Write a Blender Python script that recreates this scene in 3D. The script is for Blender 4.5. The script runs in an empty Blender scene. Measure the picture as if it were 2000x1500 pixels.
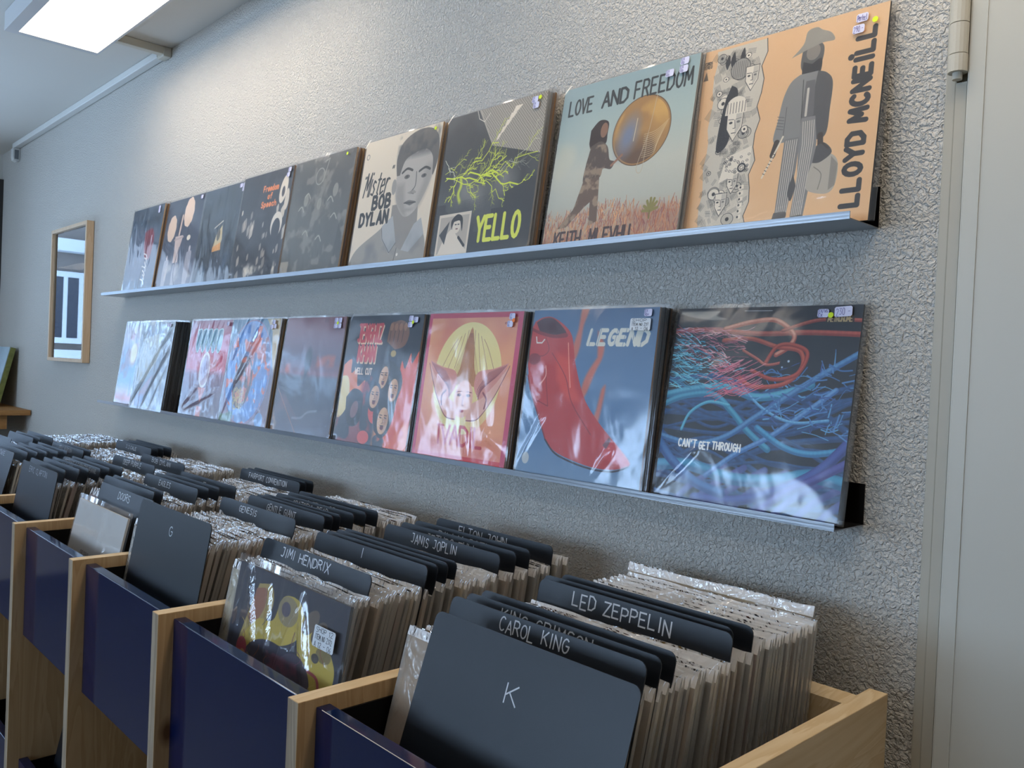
import bpy, bmesh, math, random
import numpy as np
from mathutils import Matrix, Vector
random.seed(7); RNG = np.random.RandomState(5)
SC = bpy.context.scene; COL = SC.collection

# ------------------------------------------------------------------ camera
YAW, PITCH, ROLL, FPX = 0.8114, -0.0166, 0.0439, 1640.0
cam_d = bpy.data.cameras.new('camera'); cam = bpy.data.objects.new('camera', cam_d); COL.objects.link(cam)
cy, sy, cp, sp, cr, sr = math.cos(YAW), math.sin(YAW), math.cos(PITCH), math.sin(PITCH), math.cos(ROLL), math.sin(ROLL)
fw = Vector((-sy*cp, cy*cp, sp)); r0 = Vector((cy, sy, 0)); u0 = r0.cross(fw)
rt = r0*cr + u0*sr; up = -r0*sr + u0*cr
M = Matrix((rt, up, -fw)).transposed().to_4x4(); M.translation = Vector((0, -1.187, 1.37))
cam.matrix_world = M
cam_d.sensor_fit = 'HORIZONTAL'; cam_d.sensor_width = 36; cam_d.lens = FPX*36/2000; cam_d.clip_start = .02
SC.camera = cam
# ------------------------------------------------------------------ world, light, exposure
SC.view_settings.view_transform = 'Standard'; SC.view_settings.look = 'None'
SC.view_settings.gamma = 1; SC.view_settings.use_curve_mapping = False
SC.view_settings.exposure = 0.28
SC.cycles.use_denoising = True; SC.cycles.transparent_max_bounces = 20
SC.cycles.max_bounces = 9; SC.cycles.diffuse_bounces = 5; SC.cycles.glossy_bounces = 4
SC.cycles.sample_clamp_indirect = 8
LAMP_POWER = 7.3; SKY = 15.0
W = bpy.data.worlds.new('sky'); SC.world = W; W.use_nodes = True
bg = W.node_tree.nodes['Background']; bg.inputs[0].default_value = (.50, .71, 1.0, 1); bg.inputs[1].default_value = SKY
XL, XR, YF, ZC = -5.62, 2.3, -4.6, 2.49
def portal(loc, rot, sx, sy_):
    l = bpy.data.lights.new('window_daylight', 'AREA'); l.shape = 'RECTANGLE'; l.size = sx; l.size_y = sy_; l.cycles.is_portal = True
    o = bpy.data.objects.new('window_daylight', l); COL.objects.link(o); o.location = loc; o.rotation_euler = rot
portal((XL-.06, -2.2, 1.6), (0, -math.pi/2, 0), 1.5, 3.9)
portal((-2.6, YF-.06, 1.55), (math.pi/2, 0, 0), 4.2, 1.2)

# ------------------------------------------------------------------ helpers
def lin(c):
    if isinstance(c, str):
        c = tuple(int(c[i:i+2], 16)/255 for i in (0, 2, 4))
    return tuple((v/12.92 if v <= .04045 else ((v+.055)/1.055)**2.4) for v in c)
def rgb(c):
    if isinstance(c, str): return np.array([int(c[i:i+2], 16)/255 for i in (0, 2, 4)])
    return np.array(c, float)
def mat(name, col='808080', rough=.5, metal=0, spec=.5, emit=None, es=0):
    m = bpy.data.materials.new(name); m.use_nodes = True; b = m.node_tree.nodes['Principled BSDF']
    b.inputs['Base Color'].default_value = (*lin(col), 1); b.inputs['Roughness'].default_value = rough
    b.inputs['Metallic'].default_value = metal; b.inputs['Specular IOR Level'].default_value = spec
    if emit: b.inputs['Emission Color'].default_value = (*lin(emit), 1); b.inputs['Emission Strength'].default_value = es
    return m
def N(m, t, **k):
    n = m.node_tree.nodes.new(t)
    for a, v in k.items(): setattr(n, a, v)
    return n
def L(m, a, b): m.node_tree.links.new(a, b)
def bumped(m, scale, dist, strength=1, detail=3, ramp=None, distort=0, stretch=None, colvar=0):
    b = m.node_tree.nodes['Principled BSDF']
    tc = N(m, 'ShaderNodeTexCoord'); no = N(m, 'ShaderNodeTexNoise'); no.inputs['Scale'].default_value = scale
    no.inputs['Detail'].default_value = detail; no.inputs['Distortion'].default_value = distort
    src = tc.outputs['Object']
    if stretch:
        mp = N(m, 'ShaderNodeMapping'); mp.inputs['Scale'].default_value = stretch; L(m, src, mp.inputs[0]); src = mp.outputs[0]
    L(m, src, no.inputs[0]); h = no.outputs[0]
    if ramp:
        cr_ = N(m, 'ShaderNodeValToRGB'); cr_.color_ramp.elements[0].position = ramp[0]; cr_.color_ramp.elements[1].position = ramp[1]
        L(m, h, cr_.inputs[0]); h = cr_.outputs[0]
    bp = N(m, 'ShaderNodeBump'); bp.inputs['Distance'].default_value = dist; bp.inputs['Strength'].default_value = strength
    L(m, h, bp.inputs['Height']); L(m, bp.outputs[0], b.inputs['Normal'])
    if colvar:
        c = b.inputs['Base Color'].default_value; mx = N(m, 'ShaderNodeMix', data_type='RGBA')
        mx.inputs[6].default_value = tuple(v*(1-colvar) for v in c[:3])+(1,); mx.inputs[7].default_value = c
        L(m, h, mx.inputs[0]); L(m, mx.outputs[2], b.inputs['Base Color'])
    return m
def wood(name, c1, c2, c3, axis, seed=0, knots=True):
    m = mat(name, c1, .55, spec=.3); b = m.node_tree.nodes['Principled BSDF']
    tc = N(m, 'ShaderNodeTexCoord'); mp = N(m, 'ShaderNodeMapping')
    st = [14, 14, 14]; st['xyz'.index(axis)] = 1.4; mp.inputs['Scale'].default_value = st; mp.inputs['Location'].default_value = (seed, seed*2, seed)
    L(m, tc.outputs['Object'], mp.inputs[0])
    n1 = N(m, 'ShaderNodeTexNoise'); n1.inputs['Scale'].default_value = 1.3; n1.inputs['Detail'].default_value = 6; n1.inputs['Distortion'].default_value = .8
    L(m, mp.outputs[0], n1.inputs[0])
    w = N(m, 'ShaderNodeMath', operation='MULTIPLY'); w.inputs[1].default_value = 9; L(m, n1.outputs[0], w.inputs[0])
    f = N(m, 'ShaderNodeMath', operation='FRACT'); L(m, w.outputs[0], f.inputs[0])
    rp = N(m, 'ShaderNodeValToRGB'); e = rp.color_ramp.elements; e[0].color = (*lin(c1), 1); e[1].color = (*lin(c2), 1); e[1].position = .85
    e.new(1.0).color = (*lin(c1), 1); L(m, f.outputs[0], rp.inputs[0]); out = rp.outputs[0]
    if knots:
        v = N(m, 'ShaderNodeTexVoronoi'); v.inputs['Scale'].default_value = 3.2; mp2 = N(m, 'ShaderNodeMapping')
        s2 = [1.8, 1.8, 1.8]; s2['xyz'.index(axis)] = 1; mp2.inputs['Scale'].default_value = s2; mp2.inputs['Location'].default_value = (seed*3, 1, 2)
        L(m, tc.outputs['Object'], mp2.inputs[0]); L(m, mp2.outputs[0], v.inputs[0])
        kr = N(m, 'ShaderNodeValToRGB'); kr.color_ramp.elements[0].position = .03; kr.color_ramp.elements[1].position = .09
        kr.color_ramp.elements[0].color = (1, 1, 1, 1); kr.color_ramp.elements[1].color = (0, 0, 0, 1)
        L(m, v.outputs['Distance'], kr.inputs[0]); mx = N(m, 'ShaderNodeMix', data_type='RGBA')
        L(m, kr.outputs[0], mx.inputs[0]); L(m, out, mx.inputs[6]); mx.inputs[7].default_value = (*lin(c3), 1); out = mx.outputs[2]
    L(m, out, b.inputs['Base Color'])
    bp = N(m, 'ShaderNodeBump'); bp.inputs['Distance'].default_value = .0006; L(m, n1.outputs[0], bp.inputs['Height']); L(m, bp.outputs[0], b.inputs['Normal'])
    return m
def plastic(name, haze=.07, glos=1.0, rough=.1, bump=.0, tint='ffffff', wr=(9, 9, 9), cap=1, thru=.45):
    """clear polythene: see-through, glossy, with a little milk in it"""
    m = bpy.data.materials.new(name); m.use_nodes = True; nt = m.node_tree
    for n in list(nt.nodes): nt.nodes.remove(n)
    o = N(m, 'ShaderNodeOutputMaterial'); tr = N(m, 'ShaderNodeBsdfTransparent'); gl = N(m, 'ShaderNodeBsdfGlossy')
    gl.inputs['Roughness'].default_value = rough; df = N(m, 'ShaderNodeBsdfDiffuse'); df.inputs[0].default_value = (*lin(tint), 1)
    tl = N(m, 'ShaderNodeBsdfTranslucent'); tl.inputs[0].default_value = (*lin(tint), 1)
    dm = N(m, 'ShaderNodeMixShader'); dm.inputs[0].default_value = thru; L(m, df.outputs[0], dm.inputs[1]); L(m, tl.outputs[0], dm.inputs[2])
    a = N(m, 'ShaderNodeMixShader'); a.inputs[0].default_value = haze; L(m, tr.outputs[0], a.inputs[1]); L(m, dm.outputs[0], a.inputs[2])
    fr = N(m, 'ShaderNodeFresnel'); fr.inputs[0].default_value = 1.5
    mu = N(m, 'ShaderNodeMath', operation='MULTIPLY'); mu.inputs[1].default_value = glos; L(m, fr.outputs[0], mu.inputs[0]); mu.use_clamp = True
    mn = N(m, 'ShaderNodeMath', operation='MINIMUM'); mn.inputs[1].default_value = cap; L(m, mu.outputs[0], mn.inputs[0])
    b = N(m, 'ShaderNodeMixShader'); L(m, mn.outputs[0], b.inputs[0]); L(m, a.outputs[0], b.inputs[1]); L(m, gl.outputs[0], b.inputs[2]); L(m, b.outputs[0], o.inputs[0])
    if bump:
        tc = N(m, 'ShaderNodeTexCoord'); mp = N(m, 'ShaderNodeMapping'); mp.inputs['Scale'].default_value = wr; L(m, tc.outputs['Object'], mp.inputs[0])
        no = N(m, 'ShaderNodeTexNoise'); no.inputs['Scale'].default_value = 1; no.inputs['Detail'].default_value = 2.5; no.inputs['Distortion'].default_value = 1.2
        L(m, mp.outputs[0], no.inputs[0]); bp = N(m, 'ShaderNodeBump'); bp.inputs['Distance'].default_value = bump
        L(m, no.outputs[0], bp.inputs['Height']); L(m, bp.outputs[0], gl.inputs['Normal']); L(m, bp.outputs[0], fr.inputs['Normal'])
    return m

class MB:
    def __init__(s): s.v = []; s.f = []; s.mi = []; s.uv = {}
    def box(s, a, b, mi=0, front=None):
        n = len(s.v); x0, y0, z0 = a; x1, y1, z1 = b
        s.v += [(x0,y0,z0),(x1,y0,z0),(x1,y1,z0),(x0,y1,z0),(x0,y0,z1),(x1,y0,z1),(x1,y1,z1),(x0,y1,z1)]
        fs = [(0,1,5,4),(1,2,6,5),(2,3,7,6),(3,0,4,7),(4,5,6,7),(3,2,1,0)]
        for k, q in enumerate(fs):
            if front is not None and k == 0:
                s.uv[len(s.f)] = [(0,0),(1,0),(1,1),(0,1)]; s.mi.append(front)
            else: s.mi.append(mi)
            s.f.append(tuple(n+i for i in q))
        return s
    def quad(s, p, mi=0):
        n = len(s.v); s.v += list(p); s.f.append(tuple(range(n, n+len(p)))); s.mi.append(mi); return s
    def prism(s, prof, axis, a, b, mi=0):
        """closed outline in the two other axes, extruded along axis"""
        n = len(s.v); k = len(prof)
        def P(u, w, t):
            return {'x': (t, u, w), 'y': (u, t, w), 'z': (u, w, t)}[axis]
        for t in (a, b): s.v += [P(u, w, t) for u, w in prof]
        for i in range(k):
            j = (i+1) % k; s.f.append((n+i, n+j, n+k+j, n+k+i)); s.mi.append(mi)
        s.f.append(tuple(n+i for i in reversed(range(k)))); s.f.append(tuple(n+k+i for i in range(k))); s.mi += [mi, mi]
        return s
    def ribbon(s, pts, w, y=0.):
        """flat pen stroke in the xz plane"""
        for (x0, z0), (x1, z1) in zip(pts, pts[1:]):
            dx, dz = x1-x0, z1-z0; l = math.hypot(dx, dz) or 1e-6; ux, uz = dx/l*w*.35, dz/l*w*.35; nx, nz = -dz/l*w/2, dx/l*w/2
            s.quad([(x0-ux+nx, y, z0-uz+nz), (x0-ux-nx, y, z0-uz-nz), (x1+ux-nx, y, z1+uz-nz), (x1+ux+nx, y, z1+uz+nz)])
        return s
    def mesh(s, name, mats, bevel=0):
        me = bpy.data.meshes.new(name); me.from_pydata(s.v, [], s.f)
        for m in (mats if isinstance(mats, (list, tuple)) else [mats]): me.materials.append(m)
        for p, i in zip(me.polygons, s.mi): p.material_index = i
        if s.uv:
            ul = me.uv_layers.new(name='uv')
            for fi, c in s.uv.items():
                for li, t in zip(me.polygons[fi].loop_indices, c): ul.data[li].uv = t
        me.validate()
        bm = bmesh.new(); bm.from_mesh(me); bmesh.ops.recalc_face_normals(bm, faces=bm.faces)
        if bevel: bmesh.ops.bevel(bm, geom=bm.edges[:], offset=bevel, segments=2, profile=.5, affect='EDGES')
        bm.to_mesh(me); bm.free()
        return me
    def build(s, name, mats, parent=None, bevel=0, loc=None):
        return ob(name, s.mesh(name, mats, bevel), parent, loc)
def ob(name, me, parent=None, loc=None, rx=0):
    o = bpy.data.objects.new(name, me); COL.objects.link(o); o.parent = parent
    if loc: o.location = loc
    if rx: o.rotation_euler = (rx, 0, 0)
    return o
def tag(o, label=None, cat=None, group=None, kind=None):
    for k, v in (('label', label), ('category', cat), ('group', group), ('kind', kind)):
        if v: o[k] = v
    return o
def smooth(me):
    for p in me.polygons: p.use_smooth = True
def empty(name, loc, rx=0, rz=0):
    o = bpy.data.objects.new(name, None); COL.objects.link(o); o.location = loc; o.rotation_euler = (rx, 0, rz); o.empty_display_size = .05; return o

# ------------------------------------------------------------------ stroke alphabet (y runs down)
def arc(cx, cy_, rx, ry, a0, a1, n=8): return [(cx+rx*math.cos(math.radians(a0+(a1-a0)*i/n)), cy_+ry*math.sin(math.radians(a0+(a1-a0)*i/n))) for i in range(n+1)]
O_ = arc(.5, .5, .48, .5, -90, 270, 14)
GL = {'A': [[(0,1),(.5,0),(1,1)],[(.18,.64),(.82,.64)]], 'B': [[(0,0),(0,1)],[(0,0),(.55,0),(.8,.12),(.8,.35),(.55,.47),(0,.47)],[(.55,.47),(.95,.62),(.95,.86),(.6,1),(0,1)]],
 'C': [arc(.55,.5,.5,.5,-50,-310,12)], 'D': [[(0,0),(0,1)],[(0,0),(.5,0),(.95,.25),(.95,.75),(.5,1),(0,1)]], 'E': [[(.85,0),(0,0),(0,1),(.9,1)],[(0,.48),(.7,.48)]],
 'F': [[(.85,0),(0,0),(0,1)],[(0,.48),(.7,.48)]], 'G': [arc(.55,.5,.5,.5,-50,-360,12)+[(.6,.5)]], 'H': [[(0,0),(0,1)],[(.95,0),(.95,1)],[(0,.5),(.95,.5)]],
 'I': [[(.5,0),(.5,1)]], 'J': [[(.3,0),(.8,0),(.78,.75),(.55,1),(.1,.92)]], 'K': [[(0,0),(0,1)],[(.9,0),(0,.6)],[(.3,.42),(.95,1)]],
 'L': [[(0,0),(0,1),(.85,1)]], 'M': [[(0,1),(.1,0),(.5,.7),(.9,0),(1,1)]], 'N': [[(0,1),(0,0),(.95,1),(.95,0)]], 'O': [O_],
 'P': [[(0,1),(0,0),(.6,0),(.9,.13),(.9,.4),(.6,.53),(0,.53)]], 'Q': [O_, [(.6,.7),(1,1.05)]], 'R': [[(0,1),(0,0),(.6,0),(.88,.13),(.88,.38),(.6,.5),(0,.5)],[(.45,.5),(.95,1)]],
 'S': [[(.88,.12),(.6,0),(.25,.03),(.08,.22),(.2,.42),(.7,.55),(.9,.75),(.75,.95),(.4,1),(.05,.88)]], 'T': [[(0,0),(1,0)],[(.5,0),(.5,1)]],
 'U': [[(0,0),(0,.7),(.2,.97),(.7,.97),(.92,.7),(.92,0)]], 'V': [[(0,0),(.5,1),(1,0)]], 'W': [[(0,0),(.25,1),(.5,.3),(.75,1),(1,0)]], 'X': [[(0,0),(1,1)],[(1,0),(0,1)]],
 'Y': [[(0,0),(.5,.5),(1,0)],[(.5,.5),(.5,1)]], 'Z': [[(0,0),(.95,0),(0,1),(1,1)]], "'": [[(.5,0),(.4,.25)]], '-': [[(.1,.5),(.9,.5)]], '.': [[(.3,.95),(.4,.95)]], ',': [[(.4,.9),(.2,1.15)]],
 '/': [[(0,1.1),(.8,-.1)]], '+': [[(.1,.5),(.9,.5)],[(.5,.15),(.5,.85)]], '"': [[(.3,0),(.2,.2)],[(.7,0),(.6,.2)]],
 '0': [O_], '1': [[(.2,.2),(.5,0),(.5,1)]], '2': [[(.05,.2),(.3,0),(.75,.05),(.85,.3),(0,1),(.95,1)]], '3': [[(.05,.05),(.85,.05),(.4,.42),(.85,.6),(.85,.85),(.5,1),(.05,.9)]],
 '4': [[(.7,1),(.7,0),(0,.7),(.95,.7)]], '5': [[(.85,0),(.1,0),(.1,.45),(.7,.45),(.9,.7),(.7,1),(.05,.95)]], '6': [[(.8,0),(.2,.4),(.05,.75),(.4,1),(.85,.85),(.8,.55),(.2,.55)]],
 '9': [[(.9,.35),(.5,.5),(.1,.35),(.2,.05),(.6,0),(.9,.3),(.6,1)]],
 'i': [[(.5,.3),(.5,1)],[(.5,.02),(.5,.06)]], 'l': [[(.5,0),(.5,1)]], 'a': [arc(.5,.68,.38,.32,0,360,8),[(.88,.4),(.88,1)]], 's': [[(.8,.45),(.4,.38),(.2,.55),(.75,.75),(.6,.98),(.1,.92)]],
 't': [[(.5,.1),(.5,.9),(.8,1)],[(.2,.35),(.85,.35)]], 'e': [[(.1,.68),(.9,.62),(.7,.38),(.25,.4),(.08,.7),(.3,1),(.9,.9)]], 'r': [[(.2,.4),(.2,1)],[(.2,.6),(.5,.38),(.85,.42)]],
 'd': [arc(.45,.7,.38,.3,0,360,8),[(.85,0),(.85,1)]], 'o': [arc(.5,.7,.4,.3,0,360,9)], 'm': [[(.05,1),(.05,.4)],[(.05,.5),(.3,.38),(.5,.55),(.5,1)],[(.5,.55),(.75,.38),(.95,.55),(.95,1)]],
 'f': [[(.9,.05),(.55,.05),(.45,.3),(.45,1)],[(.15,.42),(.8,.42)]], 'p': [[(.1,.4),(.1,1.3)], arc(.48,.68,.38,.3,0,360,8)], 'c': [arc(.55,.7,.4,.3,-50,-310,8)], 'h': [[(.1,0),(.1,1)],[(.1,.55),(.5,.38),(.85,.6),(.85,1)]],
 'n': [[(.1,.4),(.1,1)],[(.1,.55),(.5,.38),(.85,.6),(.85,1)]], 'x': [[(.1,.4),(.9,1)],[(.9,.4),(.1,1)]], 'v': [[(.05,.4),(.5,1),(.95,.4)]], 'y': [[(.05,.4),(.5,1)],[(.95,.4),(.3,1.3)]], 'u': [[(.1,.4),(.1,.8),(.4,1),(.85,.85)],[(.85,.4),(.85,1)]]}
NARROW = {'I': .45, "'": .35, '.': .4, ',': .4, 'i': .45, 'l': .4, '1': .6, ' ': .75, 'M': 1.15, 'W': 1.15, 'm': 1.15}
def strokes(txt, x0, x1, y0, y1, jit=0, slant=0, rnd=None, gap=.28):
    """polylines of the text fitted to the box; y runs down"""
    ws = [NARROW.get(c, 1) for c in txt]; tot = sum(ws)+gap*(len(ws)-1); k = (x1-x0)/tot; x = x0; out = []
    for c, w in zip(txt, ws):
        dy = (rnd.uniform(-jit, jit) if rnd else 0)*(y1-y0); sc = 1+(rnd.uniform(-jit, jit) if rnd else 0)
        for pl in GL.get(c, []):
            pts = []
            for (u, v) in pl:
                yy = y0+(y1-y0)*v*sc+dy; uu = (u-.5)*(w if c in 'MWm' else (1 if w == 1 else .9)) + .5*w
                pts.append((x+uu*k+slant*(1-v)*(y1-y0), yy))
            out.append(pts)
        x += (w+gap)*k
    return out

# ------------------------------------------------------------------ cover printer: flat print drawn in pixels
class Art:
    def __init__(s, base, n=384): s.n = n; s.a = np.zeros((n, n, 3)); s.a[:] = rgb(base); s.Y, s.X = np.mgrid[0:n, 0:n]/n+.5/n
    def _bb(s, x0, y0, x1, y1):
        n = s.n; return slice(max(0, int(y0*n)-1), min(n, int(y1*n)+2)), slice(max(0, int(x0*n)-1), min(n, int(x1*n)+2))
    def _mix(s, sl, al, c):
        al = np.clip(al, 0, 1)[..., None]; s.a[sl] = s.a[sl]*(1-al)+rgb(c)*al
    def vgrad(s, stops, x0=0, x1=1):
        ys = [p for p, _ in stops]; cs = np.array([rgb(c) for _, c in stops]); sl = s._bb(x0, 0, x1-.004, 1)
        yy = s.Y[sl]; s.a[sl] = np.stack([np.interp(yy, ys, cs[:, k]) for k in range(3)], -1); return s
    def poly(s, pts, c, al=1, soft=None):
        soft = soft or 1.2/s.n; xs = [p[0] for p in pts]; ys = [p[1] for p in pts]; sl = s._bb(min(xs)-soft, min(ys)-soft, max(xs)+soft, max(ys)+soft)
        X, Y = s.X[sl], s.Y[sl]
        if X.size == 0: return s
        ins = np.zeros(X.shape, bool); d = np.full(X.shape, 9.)
        for (ax, ay), (bx, by) in zip(pts, list(pts[1:])+[pts[0]]):
            if ay != by: ins ^= ((ay > Y) != (by > Y)) & (X < (bx-ax)*(Y-ay)/(by-ay)+ax)
            l2 = (bx-ax)**2+(by-ay)**2 or 1e-9; t = np.clip(((X-ax)*(bx-ax)+(Y-ay)*(by-ay))/l2, 0, 1)
            d = np.minimum(d, np.hypot(X-ax-t*(bx-ax), Y-ay-t*(by-ay)))
        s._mix(sl, np.clip(.5+np.where(ins, d, -d)/soft, 0, 1)*al, c); return s
    def line(s, pts, w, c, al=1, w2=None, soft=None):
        soft = soft or 1.2/s.n; m = len(pts)-1
        for i, ((ax, ay), (bx, by)) in enumerate(zip(pts, pts[1:])):
            ww = w if w2 is None else w+(w2-w)*i/max(1, m-1)
            r = ww/2+soft; sl = s._bb(min(ax, bx)-r, min(ay, by)-r, max(ax, bx)+r, max(ay, by)+r); X, Y = s.X[sl], s.Y[sl]
            if X.size == 0: continue
            l2 = (bx-ax)**2+(by-ay)**2 or 1e-9; t = np.clip(((X-ax)*(bx-ax)+(Y-ay)*(by-ay))/l2, 0, 1)
            s._mix(sl, (.5+(ww/2-np.hypot(X-ax-t*(bx-ax), Y-ay-t*(by-ay)))/soft)*al, c)
        return s
    def ell(s, cx, cy_, rx, ry, c, al=1, rot=0, soft=None, ring=0):
        soft = soft or 1.2/s.n; R = max(rx, ry)+soft+ring; sl = s._bb(cx-R, cy_-R, cx+R, cy_+R); X, Y = s.X[sl]-cx, s.Y[sl]-cy_
        if X.size == 0: return s
        ca, sa = math.cos(rot), math.sin(rot); u = (X*ca+Y*sa)/rx; v = (-X*sa+Y*ca)/ry; q = np.hypot(u, v); d = (1-q)*min(rx, ry)
        if ring: d = ring/2-np.abs(d)
        s._mix(sl, (.5+d/soft)*al, c); return s
    def rect(s, x0, y0, x1, y1, c, al=1): return s.poly([(x0, y0), (x1, y0), (x1, y1), (x0, y1)], c, al)
    def text(s, t, x0, x1, y0, y1, w, c, al=1, slant=0, jit=0, gap=.28, rot=None):
        rnd = random.Random(t)
        for pl in strokes(t, x0, x1, y0, y1, jit, slant, rnd, gap):
            if rot: pl = [(rot[0]+(y*rot[2] if len(rot) > 2 else y), rot[1]-x) for x, y in pl]
            s.line(pl, w, c, al)
        return s
    def noise(s, scale, seed=0, oct=3):
        r = np.random.RandomState(seed); out = 0; amp = 1; tot = 0
        for o in range(oct):
            g = int(scale*2**o)+2; G = r.rand(g+1, g+1); x = s.X*(g-1); y = s.Y*(g-1); xi, yi = x.astype(int), y.astype(int)
            fx, fy = x-xi, y-yi; fx = fx*fx*(3-2*fx); fy = fy*fy*(3-2*fy)
            out = out+amp*((G[yi, xi]*(1-fx)+G[yi, xi+1]*fx)*(1-fy)+(G[yi+1, xi]*(1-fx)+G[yi+1, xi+1]*fx)*fy); tot += amp; amp *= .5
        return out/tot
    def cloud(s, c, scale=5, seed=0, lo=.45, hi=.7, al=1, mask=None, oct=3):
        f = np.clip((s.noise(scale, seed, oct)-lo)/(hi-lo), 0, 1)*al
        if mask is not None: f = f*mask
        s._mix((slice(None), slice(None)), f, c); return s
    def box(s, x0, y0, x1, y1, soft=.02):
        f = lambda t: np.clip(t/soft+.5, 0, 1)
        return f(s.X-x0)*f(x1-s.X)*f(s.Y-y0)*f(y1-s.Y)
    def squeeze(s, k, c):
        idx = np.minimum((np.arange(s.n)/k).astype(int), s.n-1); b = s.a[idx].copy(); cut = int(s.n*k); b[cut:] = rgb(c); s.a = b; return s
    def grain(s, k=.03, seed=0): s.a += (np.random.RandomState(seed).rand(s.n, s.n, 1)-.5)*k; return s
    def material(s, name, rough=.45):
        im = bpy.data.images.new(name, s.n, s.n); px = np.ones((s.n, s.n, 4), np.float32); px[..., :3] = np.clip(np.clip(s.a[::-1], 0, 1)**.84*np.array([1.07, 1.04, 1.0]), 0, 1)
        im.pixels.foreach_set(px.ravel()); im.update(); im.pack()
        m = mat(name, 'ffffff', rough, spec=.4); t = N(m, 'ShaderNodeTexImage'); t.image = im; t.extension = 'EXTEND'
        L(m, t.outputs[0], m.node_tree.nodes['Principled BSDF'].inputs['Base Color']); return m
def curve(pts, n=10):
    """smooth line through points"""
    P = [pts[0]]+list(pts)+[pts[-1]]; out = []
    for i in range(1, len(P)-2):
        p0, p1, p2, p3 = map(np.array, P[i-1:i+3])
        for k in range(n):
            t = k/n; out.append(tuple(.5*((2*p1)+(-p0+p2)*t+(2*p0-5*p1+4*p2-p3)*t*t+(-p0+3*p1-3*p2+p3)*t**3)))
    return out+[tuple(pts[-1])]
def bolt(a, x0, y0, x1, y1, w, c, rnd, depth=3, al=1):
    n = 7; pts = [(x0, y0)]; L_ = math.hypot(x1-x0, y1-y0)
    for i in range(1, n): pts.append((x0+(x1-x0)*i/n+rnd.uniform(-.07, .07)*L_, y0+(y1-y0)*i/n+rnd.uniform(-.09, .09)*L_))
    pts.append((x1, y1)); a.line(pts, w, c, al)
    if depth:
        for i in (2, 3, 5, 6):
            ang = math.atan2(y1-y0, x1-x0)+rnd.choice((-1, 1))*rnd.uniform(.4, .9); l = L_*rnd.uniform(.25, .5)
            bolt(a, *pts[i], pts[i][0]+l*math.cos(ang), pts[i][1]+l*math.sin(ang), w*.6, c, rnd, depth-1, al*.85)

# ------------------------------------------------------------------ the printed covers
COVERS = {}
def cover(f):
    COVERS[f.__name__[2:]] = lambda: f().grain(.035, len(f.__name__)).material('cover_'+f.__name__[2:]); return f
def person(a, cx, top, h, col, head=None, w=1, al=1):
    """plain standing figure"""
    hh = h*.13
    a.poly(curve([(cx-w*h*.11, top+hh*1.25), (cx-w*h*.13, top+h*.5), (cx-w*h*.07, top+h), (cx+w*h*.07, top+h), (cx+w*h*.13, top+h*.5), (cx+w*h*.11, top+hh*1.25), (cx, top+hh)], 4), col, al)
    a.ell(cx, top+hh*.6, hh*.42, hh*.58, head or col, al)
@cover
def c_ink():
    a = Art('2b3c52', 256).vgrad([(0, '22334a'), (.25, '2c415a'), (.3, '3c4f68'), (.6, '53627b'), (1, '46607c')])
    a.cloud('1a2538', 9, 3, .45, .6, .8, a.box(.1, .05, .9, .2, .05)); a.rect(.12, .24, .86, .86, '5a5f7c', .35)
    a.poly(curve([(.5, .3), (.72, .27), (.82, .4), (.76, .62), (.6, .6), (.52, .45)], 6), '8a2030', .85, .03); a.ell(.66, .44, .07, .09, '6a1628', .7, soft=.04)
    for k in range(7): a.line(curve([(.58+.03*(k % 3), .56+.05*k), (.66+.02*(k % 2), .58+.05*k), (.70, .62+.05*k)], 4), .018, 'e8e4e2', .9)
    a.line(curve([(.62, .7), (.56, .82), (.55, .97)], 5), .012, '11151f'); return a
@cover
def c_puffs():
    a = Art('2a3044', 256).vgrad([(0, '2c3247'), (.6, '3a4258'), (1, '6d7488')])
    for cx, cy_, s in ((.2, .32, .11), (.62, .17, .12)):
        for k in range(9): a.ell(cx+s*.55*math.cos(k*.7), cy_+s*.8*math.sin(k*.7), s*.55, s*.6, 'e6c9b4')
        a.ell(cx, cy_, s*.8, s, 'e6c9b4')
    a.line([(.46, .2), (.44, .4)], .04, 'd9beb0', w2=.05); a.poly([(.34, .42), (.56, .42), (.5, .6), (.52, .72), (.38, .72), (.38, .6)], 'c9b4b0'); a.ell(.72, .46, .05, .03, 'e6dccb')
    a.line([(.33, .46), (.57, .44)], .02, 'b09a9a')
    for cx, t, h in ((.2, .62, .4), (.47, .68, .35), (.8, .55, .45)): person(a, cx, t, h, 'a9a9b8', 'c2bcc4', 1.3, .8)
    a.cloud('d8cfc8', 8, 5, .55, .8, .5, a.box(0, .7, 1, 1, .1)); a.line(curve([(.5, .55), (.45, .8), (.55, 1)], 6), .012, '2a3044', .8); return a
@cover
def c_hat():
    a = Art('1a2432', 256).cloud('33445a', 3, 8, .4, .8, .7); a.line([(.38, .42), (.56, .36)], .014, 'c9c2b4')
    a.poly([(.45, .5), (.56, .4), (.6, .55), (.56, .64), (.4, .64)], 'c8b990'); a.poly([(.4, .62), (.58, .58), (.6, .66), (.4, .67)], 'd99a58')
    a.ell(.5, .5, .04, .06, '57534a', .7); a.cloud('51749c', 5, 9, .45, .7, .5, a.box(0, .75, 1, 1, .15)); a.ell(.55, .8, .16, .12, '2b3546', .8, soft=.06)
    a.poly([(.1, 1), (.15, .8), (.2, .9), (.28, .86), (.35, 1)], 'a8c4dc', .5); return a
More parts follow.
